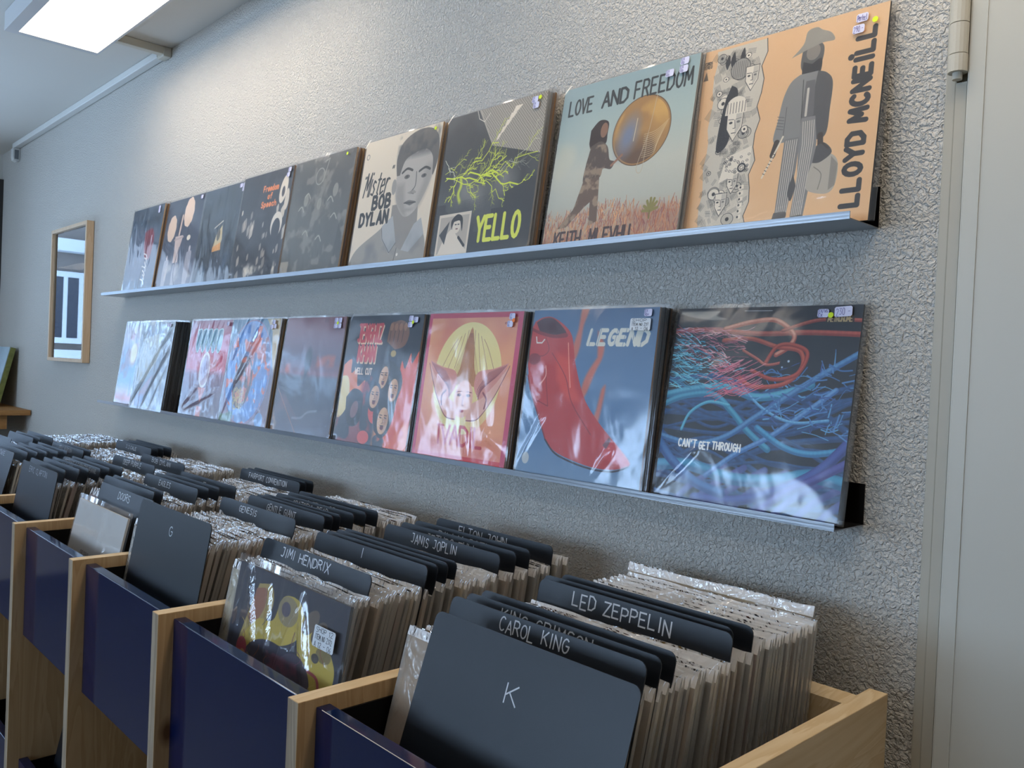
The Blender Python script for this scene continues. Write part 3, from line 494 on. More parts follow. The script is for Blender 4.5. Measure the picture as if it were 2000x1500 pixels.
@cover
def c_boot():
    a = Art('466a94', 512).vgrad([(0, '3b5a82'), (.4, '4a6f9c'), (.75, '3f6898'), (1, '5c7ea4')]); a.cloud('5c7aa0', 3, 3, .4, .8, .5); R1 = 'a82a2c'; R2 = 'c43c34'; R3 = '741c24'
    for p in ([(.41, -.02), (.47, .0), (.44, .10), (.43, .22), (.40, .30), (.37, .24), (.40, .12)], [(.56, .13), (.62, .20), (.62, .28), (.58, .36), (.52, .50), (.47, .54), (.50, .40), (.58, .28)], [(.64, .46), (.67, .44), (.66, .56), (.63, .70), (.59, .68), (.62, .58)]): a.poly(curve(p, 6), 'c45c44', .85, .02)
    a.poly(curve([(.02, .07), (.08, .045), (.17, .045), (.29, .10), (.36, .17), (.41, .32), (.51, .51), (.63, .63), (.75, .72), (.82, .77), (.905, .835), (.905, .865), (.80, .895), (.66, .90), (.5, .88), (.33, .84), (.23, .77), (.14, .62), (.055, .49), (.01, .38), (-.01, .28), (-.02, .14)], 6), R1)
    a.poly(curve([(.03, .075), (.09, .05), (.17, .05), (.26, .10), (.30, .145), (.2, .155), (.08, .145)], 6), '3c1a24'); a.poly(curve([(-.02, .12), (.08, .15), (.2, .17), (.31, .165), (.30, .14), (.2, .15), (.06, .125), (-.02, .10)], 5), R3); a.line([(.045, .165), (.055, .20), (.10, .20), (.12, .18)], .009, 'd0ccc6'); a.ell(.05, .30, .055, .035, R3, .9); a.line(curve([(.13, .17), (.17, .24), (.12, .28), (.02, .27)], 6), .005, R3)
    a.poly(curve([(.24, .26), (.36, .30), (.42, .44), (.48, .54), (.36, .52), (.27, .42)], 6), R2, .9, .04); a.line([(.16, .36), (.22, .58), (.12, .55)], .005, R3); a.line(curve([(.2, .26), (.34, .40), (.42, .55), (.60, .72)], 6), .005, R3); a.line(curve([(.33, .2), (.36, .34), (.39, .46)], 6), .008, 'e08a78', .8); a.line(curve([(.13, .45), (.17, .40), (.16, .34)], 5), .01, 'd89088', .6)
    a.poly(curve([(.70, .77), (.76, .735), (.82, .77), (.905, .835), (.90, .86), (.82, .865), (.72, .84)], 6), 'b8343a'); a.poly([(.70, .77), (.745, .72), (.76, .74), (.73, .79)], '6a4450'); a.line(curve([(.23, .775), (.33, .85), (.5, .892), (.66, .91), (.80, .905), (.905, .87)], 6), .010, '221a22'); a.line(curve([(.01, .40), (.055, .50), (.14, .63), (.23, .77)], 6), .010, R3)
    W_ = 'c9ccc4'; a.poly([(.5, .1), (.94, .1), (.94, .1)], W_, 0)
    a.text('LEGEND', .49, .93, .125, .205, .024, W_, gap=.36, slant=.25)
    for k in range(7): a.line([(.50+.065*k, .215), (.52+.065*k, .115)], .003, '3f5f88')
    a.ell(.08, .90, .032, .036, 'a9b4bc', .6); return a
@cover
def c_roots():
    a = Art('0d131e', 768); r = random.Random(21)
    def rope(pts, w, c1, c2, al=1, w2=None):
        p = curve(pts, 9); a.line(p, w, c1, al, w2); a.line([(x, y-w*.2) for x, y in p], w*.45, c2, al*.8, (w2 or w)*.3 if w2 else None, soft=w*.35)
    # deep background strands
    for k in range(26):
        y = r.uniform(.42, 1.0); rope([(-.05, y+r.uniform(-.1, .1)), (.3, y+r.uniform(-.12, .12)), (.65, y+r.uniform(-.12, .12)), (1.05, y+r.uniform(-.15, .15))], r.uniform(.012, .035), '14305c', '20508c', .55)
    for k in range(9): x = .1+.11*k; rope([(x, 1.05), (x+.12, .92), (x+.3, .80)], .035, '2c3a78', '3c4a90', .45)
    for pts, w, c1, c2 in (([(-.02, .47), (.15, .43), (.35, .41), (.50, .45), (.62, .44), (.8, .38)], .038, '1c6490', '4aa0c4'), ([(-.02, .52), (.10, .47), (.28, .45), (.40, .53), (.50, .62), (.62, .70)], .032, '18608c', '3c94bc'),
        ([(.12, .64), (.16, .55), (.26, .49), (.38, .50)], .016, '2a80ac', '5ab4d0'), ([(-.02, .68), (.2, .71), (.38, .66), (.52, .56), (.66, .46), (.8, .36), (1.02, .22)], .030, '22508c', '4a86c0'),
        ([(-.02, .84), (.2, .82), (.45, .86), (.68, .84), (.84, .80), (1.02, .82)], .06, '14507c', '2a84b4'), ([(.3, .86), (.45, .74), (.62, .64), (.80, .50), (.92, .40)], .026, '2c5ca0', '5a90cc'),
        ([(.55, .60), (.70, .68), (.84, .70), (1.02, .66)], .03, '1c5c94', '3c94c8'), ([(.25, .98), (.5, .96), (.75, .86), (.9, .76), (1.02, .62)], .05, '222f6c', '34489a'),
        ([(-.02, .70), (.08, .80), (.24, .90), (.4, .94)], .05, '1a3c78', '2c60a4'), ([(.62, .99), (.72, .9), (.86, .82), (1.02, .72)], .04, '2c2f70', '44489a'), ([(.44, .40), (.56, .5), (.72, .56), (.9, .54)], .014, '3a78b4', '6ab0dc')): rope(pts, w, c1, c2)
    for k in range(90):
        x, y = r.uniform(.55, 1.0), r.uniform(.28, .62); dx, dy = r.uniform(-.14, .14), r.uniform(-.08, .04); a.line(curve([(x, y), (x+dx*.5, y+dy*.3+r.uniform(-.02, .02)), (x+dx, y+dy)], 5), r.uniform(.003, .008), r.choice(('2c5c9c', '3c74b8', '4a90c8', '28488c')), .8)
    # red band and knot
    for pts, w, c1, c2 in (([(-.02, .12), (.2, .115), (.5, .135), (.75, .13), (1.02, .14)], .026, '7a2420', 'b0483c'), ([(.30, .11), (.45, .075), (.58, .07), (.68, .14), (.66, .2), (.60, .24)], .024, '94382a', 'd08a72'), ([(.62, .12), (.8, .07), (1.02, .075)], .018, '7a2a24', 'b05444'),
        ([(.30, .17), (.45, .16), (.6, .2), (.72, .22), (.74, .30), (.66, .38), (.5, .40), (.42, .36)], .022, '84281f', 'b44a34'), ([(.55, .28), (.60, .20), (.68, .19), (.76, .23), (.72, .33), (.6, .36), (.48, .32)], .02, '7c2018', 'ac4030'), ([(.42, .22), (.50, .26), (.56, .29), (.66, .27)], .014, '84302a', 'b86050')): rope(pts, w, c1, c2)
    a.ell(.66, .28, .035, .022, '0d131e', .9); a.ell(.67, .27, .006, .006, 'b8d0e8'); a.ell(.64, .30, .005, .005, '90b0d8')
    for k in range(360):
        t = r.random(); x = .40-r.random()**.7*.42*(1); y = .10+.32*r.random(); blue = (y-.12)*2.2+(.28-x)*1.4+r.uniform(-.25, .25) > .45
        L_ = r.uniform(.03, .10); an = r.uniform(-.5, .7); c = r.choice(('2a8cb4', '48b0d0', '1c6c94', '70c4dc')) if blue else r.choice(('b05468', 'c87888', '8c3c50', 'd8a0a8', '7a3044'))
        a.line(curve([(x+L_, y+L_*math.sin(an)*.5), (x+L_*.5, y+r.uniform(-.01, .01)), (x, y-L_*math.sin(an)*.4)], 4), r.uniform(.003, .007), c, .85, .002)
    for k in range(60):
        x, y = r.uniform(.22, .44), r.uniform(.30, .46); a.line(curve([(x+.12, y-.04), (x+.05, y-.005), (x, y+r.uniform(-.02, .03))], 4), .004, r.choice(('c0506a', 'a03c54', 'd07c8c')), .8)
    a.poly([(.02, .015), (.26, .015), (.24, .04), (.30, .06), (.22, .065), (.10, .05), (.02, .03)], 'a9a498', .75, .01); a.line([(.4, .018), (.55, .02)], .004, '9aa0a8')
    a.text("CAN'T", .115, .222, .690, .728, .008, 'f0f2f4', gap=.45); a.text('GET', .240, .300, .696, .732, .008, 'f0f2f4', gap=.45); a.text('THROUGH', .318, .475, .690, .726, .008, 'f0f2f4', gap=.45)
    a.rect(.83, .045, .965, .085, '1c1a18', .8); a.text('METRONOME', .84, .955, .052, .078, .005, 'b89c6a', gap=.15); return a
@cover
def c_bin3():
    a = Art('232432', 512); Yl = 'b8a038'; P = '6a3c58'; r = random.Random(6); Q = lambda pts, c, al=1: a.poly(curve(pts, 6), c, al)
    Q([(.22, .10), (.34, .08), (.38, .20), (.33, .34), (.24, .52), (.16, .62), (.10, .60), (.15, .36)], 'a08a4c'); Q([(.20, .14), (.30, .12), (.30, .26), (.22, .40), (.17, .36)], '8c5040', .85)
    Q([(.14, .50), (.26, .34), (.40, .30), (.46, .12), (.60, .10), (.68, .24), (.62, .36), (.50, .44), (.36, .46), (.24, .58)], Yl); Q([(.62, .30), (.74, .24), (.86, .28), (.96, .42), (.94, .60), (.86, .76), (.78, .72), (.76, .56), (.66, .46)], Yl)
    a.ell(.52, .20, .09, .10, '8a7c58'); a.ell(.50, .19, .04, .05, '4c4456', .8); a.ell(.72, .20, .05, .10, '5c5046', 1, .5); a.ell(.80, .24, .045, .09, '54483e', 1, .5); a.ell(.86, .36, .06, .05, '7a6a3c'); a.ell(.80, .40, .03, .03, '3c3430')
    a.ell(.44, .64, .26, .20, '272436'); a.ell(.64, .66, .16, .22, '3b3446'); a.cloud('6a3a50', 8, 7, .56, .68, .8, a.box(.15, .5, .7, .95)); Q([(.04, .70), (.14, .62), (.18, .78), (.10, .92), (.03, .88)], Yl); Q([(.80, .80), (.90, .76), (.96, .90), (.88, 1.0), (.78, .96)], Yl)
    a.line(curve([(.76, .5), (.84, .52), (.87, .62)], 5), .02, '9c3a3c')
    for cx, cy_ in ((.15, .58), (.17, .68), (.82, .74), (.78, .90)): a.ell(cx, cy_, .05, .07, '9c3440', .9); a.ell(cx+.02, cy_+.05, .03, .04, 'c08a58', .8)
    for k in range(30): x, y = r.uniform(.1, .9), r.uniform(.1, .95); a.line(curve([(x, y), (x+r.uniform(-.05, .05), y+.04), (x+r.uniform(-.05, .05), y+.1)], 4), .005, r.choice((P, '34304a', 'c8b050', '7c4030')), .8)
    return a.squeeze(.66, '1c1c28')
@cover
def c_bin1():
    a = Art('a9abab', 320).vgrad([(0, 'b4b6b8'), (.5, 'b0aca8'), (1, '8c8074')]); a.cloud('8f8a86', 3, 5, .4, .8, .5, a.box(.2, .4, .8, 1, .2))
    a.text('GEORG HARRISON', .28, .76, .335, .36, .007, '66625e'); a.text('ALL THINGS MUST PASS', .20, .84, .40, .425, .007, '66625e'); return a
@cover
def c_print():
    a = Art('6d7480', 256).vgrad([(0, '59606e'), (1, '4a4c58')]); a.rect(.05, .1, .95, .35, '7a7470'); a.cloud('b08a4c', 5, 3, .5, .7, .8, a.box(.3, .6, .6, .85, .06)); a.text('SHOP', .2, .8, .14, .22, .03, '9c8a7c'); a.ell(.55, .92, .2, .05, '2c3038', .9); return a

# ------------------------------------------------------------------ materials
M_WALL = bumped(mat('textured_plaster', 'd0ccc4', .9, spec=.2), 165, .0034, 1.0, 2.5, ramp=(.36, .64), distort=.8)
M_CEIL = bumped(mat('ceiling_paint', 'd6d3cc', .9, spec=.15), 60, .0004, .5)
M_FLOOR = bumped(mat('grey_floor', '6d675f', .45), 8, .0008, .5, colvar=.2)
M_DOOR = bumped(mat('door_paint', 'c3c1b6', .42, spec=.35), 5, .0006, .4)
M_FRAME = mat('door_frame_paint', 'b3ad9d', .5)
M_WHITE = mat('white_plastic', 'd8d8d4', .4)
M_DUCT = mat('cream_duct', 'c9c3b4', .5)
M_STEEL = bumped(mat('brushed_steel', '9a9da1', .28, metal=1), 3, .0003, .6, stretch=(1, 30, 200))
M_STEEL_DKREFL = bumped(mat('steel_dark_reflection', '3b3430', .3, metal=1), 3, .0003, .4, stretch=(1, 30, 90))  # the back plate's dark reflection is put into the steel colour
M_LAMP = mat('lamp_diffuser', 'ffffff', .5, emit='ffeed8', es=LAMP_POWER)
M_LAMP_FILL = mat('added_fill_diffuser', 'ffffff', .5, emit='ffeed8', es=LAMP_POWER*.45)  # weaker glow for the fill panels added deeper in the room
M_LAMPF = mat('lamp_frame', 'c6c6c6', .4)
M_BLUE = mat('blue_lacquer', '04163c', .10, spec=.6)
M_BLACK = mat('black_liner', '08080a', .6, spec=.2)
M_CARD = bumped(mat('black_card', '0b1018', .40, spec=.5), 900, .00012, .6)
M_PEN = mat('silver_pen', 'c9cdd2', .5)
M_WD_Y = wood('spruce_side', 'd6bd98', 'c8aa80', '7a5a3c', 'y', 3)
M_WD_Z = wood('spruce_panel', 'bfa078', 'b09066', '6a4a2e', 'z', 9)
M_WD_T = wood('spruce_edge', 'dcc6a2', 'cfb48a', 'b0906a', 'y', 5, knots=False)
M_WD_END = wood('spruce_end_grain', 'a3927c', '857460', '6d5c48', 'z', 2, knots=False)
M_WD_X = wood('table_wood', 'b08250', '94683a', '5d3c1e', 'y', 4)
M_OAK = wood('picture_frame_wood', 'd2b89a', 'c8ab8a', 'a88660', 'z', 6, knots=False)
M_GLASS = plastic('window_glass', 0.0, 1.6, .02)
M_PGLASS = plastic('picture_glass', 0.0, 1.15, .01)
M_FILM = plastic('clear_sleeve', .05, 1.5, .12, .004, wr=(5, 6, 4), cap=.28)
M_FILM2 = plastic('crinkled_sleeve', .07, 1.9, .09, .006, wr=(9, 4, 3), cap=.28)
M_FILM3 = plastic('clear_sleeve_flat', .035, 1.1, .15, .003, wr=(5, 5, 5), cap=.28)
M_POLYT = plastic('milky_sleeve_rim', .80, 3.2, .10, .008, 'ffffff', wr=(40, 40, 40), thru=.25)
M_POLY = plastic('milky_sleeve', .36, 1.8, .18, .004, 'fffdf8', wr=(30, 30, 30))
M_STICK = mat('sticker_paper', 'd9d8ee', .6)
M_STICKW = mat('label_paper', 'd9dde0', .55)
M_INK = mat('violet_ink', '4a3f8e', .6)
M_INKB = mat('black_ink', '15151c', .6)
M_YDOT = mat('yellow_dot', 'dcf01c', .6); M_ODOT = mat('orange_dot', 'ee7a2a', .6)
M_EDGE = mat('brown_board_edge', '8a6a44', .8)
EDGES = [mat('jacket_edge_'+n, c, .75) for n, c in (('tan', 'b08a58'), ('brown', '8a6238'), ('cream', 'c5b38f'), ('dark', '201c1b'), ('grey', '8d8a86'), ('white', 'cfc8bc'), ('red', '7c1f1c'), ('navy', '27364a'), ('yellow', 'c0a155'), ('umber', '4b3626'))]

# ------------------------------------------------------------------ the room
def struct(name, mb, mats, parent=None, bevel=0): return tag(mb.build(name, mats, parent, bevel), kind='structure')
struct('floor', MB().box((XL-.1, YF-.1, -.1), (XR, .1, 0)), M_FLOOR)
struct('ceiling', MB().box((XL-.1, YF-.1, ZC), (XR, .1, ZC+.1)), M_CEIL)
struct('wall_back', MB().box((XL-.1, 0, 0), (-.432, .1, ZC)), M_WALL)
def holed(name, axis, a0, a1, t0, t1, hole, m):
    """wall with one opening; axis = the direction the wall runs in"""
    h0, h1, z0, z1 = hole; mb = MB()
    for (p, q, r, s_) in ((a0, h0, 0, ZC), (h1, a1, 0, ZC), (h0, h1, 0, z0), (h0, h1, z1, ZC)):
        if axis == 'x': mb.box((p, t0, r), (q, t1, s_))
        else: mb.box((t0, p, r), (t1, q, s_))
    return struct(name, mb, m)
WL = (-4.15, -.25, 1.0, 2.36); WF = (-4.7, -.5, .8, 2.3)
holed('wall_left', 'y', YF-.1, .0, XL-.1, XL, WL, M_CEIL)
WINX = ((-4.7, -3.75), (-3.3, -2.45), (-1.75, -1.15), (-.9, -.5)); fwm = MB().box((XL, YF-.1, 0), (XR, YF, .95)).box((XL, YF-.1, 2.15), (XR, YF, ZC))
for p, q in zip([XL]+[w[1] for w in WINX], [w[0] for w in WINX]+[XR]): fwm.box((p, YF-.1, .95), (q, YF, 2.15))
struct('wall_front', fwm, M_CEIL)
struct('wall_right', MB().box((XR, YF-.1, 0), (XR+.1, .1, ZC)), M_CEIL)
# shop windows: frame and panes
w1 = MB()
for y in (-4.15, -2.85, -1.55, -.31): w1.box((XL-.07, y, 1.0), (XL-.02, y+.06, 2.36))
for z in (1.0, 2.3): w1.box((XL-.07, -4.15, z), (XL-.02, -.25, z+.06))
w1 = struct('window_1', w1, mat('dark_window_frame', '2c2a29', .5))
struct('pane', MB().box((XL-.05, -4.1, 1.05), (XL-.044, -.3, 2.31)), M_GLASS, w1)
for k, (p, q) in enumerate(WINX):
    w2 = MB()
    for a, b in (((p, .95), (p+.05, 2.15)), ((q-.05, .95), (q, 2.15)), ((p+.05, .95), (q-.05, 1.0)), ((p+.05, 2.1), (q-.05, 2.15))): w2.box((a[0], YF-.08, a[1]), (b[0], YF-.02, b[1]))
    w2 = struct('window_%d' % (k+2), w2, M_WHITE); struct('pane', MB().box((p+.05, YF-.05, 1.0), (q-.05, YF-.044, 2.1)), M_GLASS, w2)
struct('trim_1', MB().box((XL, -.07, 0), (XL+.035, 0, 2.34)), mat('dark_trim', '34312f', .6))
# the white door with its frame at the right
struct('trim_2', MB().box((-.432, -.004, 0), (-.418, .1, ZC)), M_FRAME, bevel=.002)
struct('trim_3', MB().box((-.4175, .014, 0), (-.4035, .1, ZC)), mat('door_rebate', 'a39d8c', .6))
d1 = struct('door_1', MB().box((-.403, -.012, 0), (.62, .03, 2.2)), M_DOOR, bevel=.003)
struct('door_panel_edge', MB().box((-.383, -.0135, .01), (-.381, -.0118, 2.19)), M_DOOR, d1)
def cyl(mb, x, y, z0, z1, r, n=16, mi=0):
    return mb.prism([(x+r*math.cos(2*math.pi*i/n), y+r*math.sin(2*math.pi*i/n)) for i in range(n)], 'z', z0, z1, mi)
struct('hinge', cyl(cyl(cyl(cyl(MB(), -.4135, -.016, 1.848, 1.8785, .0115), -.4135, -.016, 1.8075, 1.847, .0115), -.4135, -.016, 1.784, 1.8065, .0118), -.4135, -.016, 1.775, 1.886, .006),
       bumped(mat('hinge_paint', 'c2bdae', .5), 300, .0005, .6), d1)
struct('hinge_leaf', MB().box((-.418, -.006, .01), (-.4045, -.0005, 1.774)).box((-.418, -.006, 1.887), (-.4045, -.0005, 2.2)), M_FRAME, d1)
struct('wall_back_right', MB().box((.62, 0, 0), (XR, .1, ZC)), M_WALL)
struct('wall_back_above_door', MB().box((-.4035, 0.0, 2.205), (.62, .1, ZC)), M_WALL)
# street front across the road, only ever seen in the picture glass
fac = MB().box((-13.2, -9, 0), (-13, 5, 9)); fac = fac.build('town_house', mat('house_plaster', '5c5754', .8))
tag(fac, 'plastered town house with white framed windows across the street', 'building')
M_HF = mat('house_frame_paint', '9299a0', .6); M_SP = mat('street_pane', '131a28', .25)
for y in (-4.4, -3.8, -3.2, -2.6, -2.0, -1.4, -.8):
    for z, h in ((1.55, .85), (4.0, 1.4)):
        f = MB().box((-13, y-.06, z-.08), (-12.93, y+.46, z+h+.08)).build('window', M_HF, fac)
        for q in (0, 1): MB().box((-12.93, y+.03+q*.2, z), (-12.925, y+.17+q*.2, z+h)).build('pane', M_SP, f)
MB().box((-13, -8, 2.75), (-12.75, 4, 2.92)).build('cornice', M_HF, fac)
MB().box((-13, -8, 1.25), (-12.9, 4, 1.38)).build('cornice', M_HF, fac)

# ------------------------------------------------------------------ ceiling lamps, duct, sensor
def lamp(x0, x1, label, y0=-.512, y1=-.222, z=2.425, m=None):
    t = empty('ceiling_lamp', ((x0+x1)/2, (y0+y1)/2, ZC)); tag(t, label, 'lamp', 'flat ceiling lamps over the record shelves')
    h = (x1-x0)/2; w = (y1-y0)/2; d = ZC-z
    f = MB()
    for a, b in (((-h, -w), (h, -w+.036)), ((-h, w-.008), (h, w)), ((-h, -w+.036), (-h+.03, w-.008)), ((h-.03, -w+.036), (h, w-.008))): f.box((*a, -d), (*b, -.002))
    f.build('frame', M_LAMPF, t)
    MB().box((-h+.03, -w+.036, -d+.001), (h-.03, w-.008, -d+.02)).build('diffuser', m or M_LAMP, t)
    return t
lamp(-3.24, -1.74, 'lit flat white ceiling lamp panel above the top row of records')
lamp(-1.10, .40, 'lit flat ceiling lamp panel nearer the white door')
lamp(-3.24, -1.74, 'added unseen fill lamp panel in the middle of the room', -2.3, -2.0, m=M_LAMP_FILL)  # second row added out of view to brighten covers and lower wall
lamp(-.9, .6, 'added unseen fill lamp panel in the middle of the room towards the door', -2.3, -2.0, m=M_LAMP_FILL)  # also an added fill panel, out of view
t = MB().box((-3.165, -.222, 2.462), (-3.135, -.002, ZC-.001)).box((-3.19, -.03, 2.455), (-3.13, -.002, ZC-.001)).build('cable_duct', M_DUCT, bevel=.002)
tag(t, 'short cream cable duct crossing the ceiling from lamp to wall', 'cable duct')
t = MB().box((-5.27, -.032, 2.462), (-3.192, -.002, ZC-.001)).build('cable_duct', M_WHITE, bevel=.003)
tag(t, 'long white cable duct running along the top of the wall', 'cable duct')
t = MB().prism([(-.034, 2.46), (-.002, 2.46), (-.002, 2.395), (-.016, 2.39), (-.030, 2.397), (-.034, 2.415)], 'x', -5.285, -5.235).build('wall_sensor', M_WHITE)
MB().box((-5.2349, -.028, 2.402), (-5.2335, -.008, 2.452)).build('cover', mat('sensor_grey', '7b7f84', .5), t)
tag(t, 'small white sensor box hanging at the far end of the cable duct', 'sensor')

# ------------------------------------------------------------------ framed picture
pic = empty('framed_picture', (-4.2, 0, 1.629)); tag(pic, 'tall framed picture in pale wood hanging left of the record shelves', 'picture')
f = MB(); hw, hh = .265, .31
for a, b in (((-hw, -hh), (-hw+.016, hh)), ((hw-.016, -hh), (hw, hh)), ((-hw+.016, -hh), (hw-.016, -hh+.016)), ((-hw+.016, hh-.016), (hw-.016, hh))):
    f.box((a[0], -.032, a[1]), (b[0], -.002, b[1]))
f.build('frame', M_OAK, pic, bevel=.001)
MB().box((-hw+.016, -.012, -hh+.016), (hw-.016, -.004, hh-.016)).build('mount', mat('white_mount', 'c9cdd6', .7), pic)
MB().box((-.205, -.0135, -.262), (.205, -.0125, .262), 0, 1).build('print', [M_WHITE, COVERS['print']()], pic)
MB().box((-hw+.016, -.0195, -hh+.016), (hw-.016, -.018, hh-.016)).build('glass', M_PGLASS, pic)

# ------------------------------------------------------------------ window counter with the painted canvas
ct = empty('wooden_counter', (-5.2, -1.6, 0)); tag(ct, 'pale wooden window counter in the far left corner', 'counter')
MB().box((-.4, -2.2, 1.028), (.37, 1.595, 1.055)).build('worktop', M_WD_X, ct, bevel=.002)
MB().box((-.4, -2.1, .955), (.32, 1.5, 1.028)).build('apron', M_WD_X, ct)
for y in (-1.9, 1.36):
    MB().box((.22, y, 0), (.26, y+.04, .955)).build('leg', mat('pale_grey_leg', 'a8b6c4', .5), ct)
MB().prism([(.284, 1.02), (.288, 1.02), (.288, .0), (.284, .0)], 'y', 1.30, 1.304).build('cable', mat('grey_cable', '55606c', .5), ct)
cv = empty('painted_canvas', (-5.34, -.085, 1.0565), rx=-.22); tag(cv, 'pale painted canvas with mossy green edge leaning on the wall above the counter', 'painting')
pm = bumped(mat('pale_paint', 'a9c0cc', .5), 14, .002, 1, colvar=.35)
MB().box((-.22, -.03, 0), (.22, -.026, .32)).build('painted_face', pm, cv)
MB().box((-.22, -.026, 0), (.22, 0, .32)).build('canvas_edge', bumped(mat('mossy_edge', '8a8f4a', .7), 60, .001, 1, colvar=.7), cv)

# ------------------------------------------------------------------ steel record shelves
X0S, X1S = -3.525, -.513
SHELF_LABEL = ['steel picture ledge carrying the top row of records', 'steel picture ledge carrying the lower row of records']
for k, z in enumerate((1.592, 1.1715)):
    s_ = empty('record_shelf', ((X0S+X1S)/2, 0, z)); tag(s_, SHELF_LABEL[k], 'shelf', 'steel ledges on the wall'); h = (X1S-X0S)/2
    MB().box((-h, -.0905, 0), (h, -.001, .0015)).build('ledge', M_STEEL, s_)
    MB().box((-h, -.092, 0), (h, -.0905, .0105)).build('front_lip', M_STEEL, s_)
    MB().box((-h, -.0025, .0015), (h, -.001, .059)).build('back_plate', M_STEEL_DKREFL, s_)

# ------------------------------------------------------------------ records on the shelves
ECOL = ['tan', 'brown', 'cream', 'dark', 'grey', 'white', 'red', 'navy', 'yellow', 'umber']
_u = ['first', 'second', 'third', 'fourth', 'fifth', 'sixth', 'seventh', 'eighth', 'ninth', 'tenth', 'eleventh', 'twelfth', 'thirteenth', 'fourteenth', 'fifteenth', 'sixteenth', 'seventeenth', 'eighteenth', 'nineteenth', 'twentieth']
ORD = _u+['twenty-'+x for x in _u[:9]]+['thirtieth']+['thirty-'+x for x in _u[:9]]
SHORT = dict(ink='leftmost album of the top ledge', puffs='two-cloud album on the top ledge', hat='nearly black album on the top ledge', speech='orange lettered album on the top ledge', band='smoky grey album on the top ledge', portrait='young man portrait album on the top ledge', lightning='lightning album on the top ledge', globe='huge ball album on the top ledge', sun='yellow sun album on the lower ledge', map='shiny striped album on the lower ledge', letters='red oval album on the lower ledge', swirl='swirling oval album on the lower ledge', dusk='stormy dusk album on the lower ledge', faces='flame and faces album on the lower ledge', wings='winged face album on the lower ledge', boot='red boot album on the lower ledge')
S = .313
CREASE = {'map': [(1, .97, .0, .03, .006, .035), (1, .75, .35, .0, .005, .03), (.3, 1, .05, .7, .003, .03), (.95, .5, .6, .0, .004, .025)], 'letters': [(.2+.12*k, 1, .1+.12*k, .72, .004, .016) for k in range(6)]+[(.85, .6, .1, .12, .003, .05), (.9, .3, .15, .08, .0025, .03)], 'swirl': [(.35, 1, .1, .55, .004, .02), (.62, .98, .02, .02, .006, .03), (.65, .82, .3, .4, .004, .025)], 'sun': [(.1+.2*k, 1, .05+.2*k, .8, .003, .02) for k in range(4)], 'roots': [(.22, .25, .02, .02, .004, .02)], 'wings': [(.62, .0, .55, .3, .004, .04), (1, .1, .8, .2, .004, .05)], 'boot': [(.2, .35, .02, .05, .003, .02), (.75, .2, .62, .02, .003, .03)], 'bin3': [(.1, .95, .06, .45, .006, .016), (.13, .95, .33, .5, .006, .018), (.33, .9, .48, .35, .006, .014), (.6, .85, .5, .55, .005, .03), (.62, .9, .78, .55, .005, .05)], 'bin1': [(.72, .7, .45, .2, .004, .02)], 'orange': [(1, .19, .3, .05, .003, .012)], 'ink': [(.4, 1, .36, .8, .002, .02)], 'hat': [(.2, .3, .1, 0, .003, .03)]}
def film(w, h, t, amp, seed, nx=20, nz=20, cr=()):
    """gently buckled front sheet of a polythene sleeve, with its sides"""
    r = np.random.RandomState(seed); a = Art('000000', 32); nz_ = a.noise(5, seed, 2); mb = MB(); idx = {}
    for i in range(nx+1):
        for j in range(nz+1):
            u, v = i/nx, j/nz; e = min(1, 6*min(u, 1-u, v, 1-v)); q = nz_[int(v*31), int(u*31)]
            for (ax, az, bx_, bz, hh, ww) in cr:
                l2 = (bx_-ax)**2+(bz-az)**2; tt = min(1, max(0, ((u-ax)*(bx_-ax)+(v-az)*(bz-az))/l2)); dd = math.hypot(u-ax-tt*(bx_-ax), v-az-tt*(bz-az)); q += hh/amp*max(0, 1-dd/ww)
            mb.v.append(((u-.5)*w, -t-.0012-amp*e*q, v*h)); idx[i, j] = len(mb.v)-1
    for i in range(nx):
        for j in range(nz): mb.f.append((idx[i, j], idx[i+1, j], idx[i+1, j+1], idx[i, j+1])); mb.mi.append(0)
    n = len(mb.v); mb.v += [(-w/2, .0006, 0), (w/2, .0006, 0), (w/2, .0006, h), (-w/2, .0006, h)]
    c = [idx[0, 0], idx[nx, 0], idx[nx, nz], idx[0, nz]]
    for p, q in ((1, 2), (3, 0)): mb.f.append((c[p], n+p, n+q, c[q])); mb.mi.append(0)
    mb.f.append((n, n+1, n+2, n+3)); mb.mi.append(0)
    return mb
def sticker(par, x, z, y, w=.017, h=.0125, m=None, ink=None, lines=('EX', 'VG'), name='price_sticker', rot=0):
    c = MB(); r = .002; o = [(-w/2+r, -h/2), (w/2-r, -h/2), (w/2, -h/2+r), (w/2, h/2-r), (w/2-r, h/2), (-w/2+r, h/2), (-w/2, h/2-r), (-w/2, -h/2+r)]
    ca, sa = math.cos(rot), math.sin(rot); tr = lambda u, v: (u*ca-v*sa, u*sa+v*ca)
    c.prism([tr(*p) for p in o], 'y', 0, .0003); so = c.build(name, m or M_STICK, par, loc=(x, y, z))
    k = MB(); n = len(lines)
    for i, tx in enumerate(lines):
        y0 = h*(.5-(i+.15)/n); y1 = h*(.5-(i+.85)/n)
        for pl in strokes(tx, -w*.4, -w*.4+w*.8*min(1, .22*len(tx)), 0, 1, .1, 0, random.Random(i)):
            k.ribbon([tr(px, y0+(y1-y0)*py) for px, py in pl], .0006, -.0003)
    k.build('handwriting', ink or M_INK, so); return so
def dot(par, x, z, y, m, r=.0042):
    MB().prism([(r*math.cos(i*math.pi/7), r*math.sin(i*math.pi/7)) for i in range(14)], 'y', 0, .0003).build('dot_sticker', m, par, loc=(x, y, z))
jackets = {}
def jacket(ei, t):
    if (ei, t) not in jackets: jackets[ei, t] = MB().box((-S/2, -t, 0), (S/2, 0, S)).mesh('jacket', EDGES[ei])
    return jackets[ei, t]
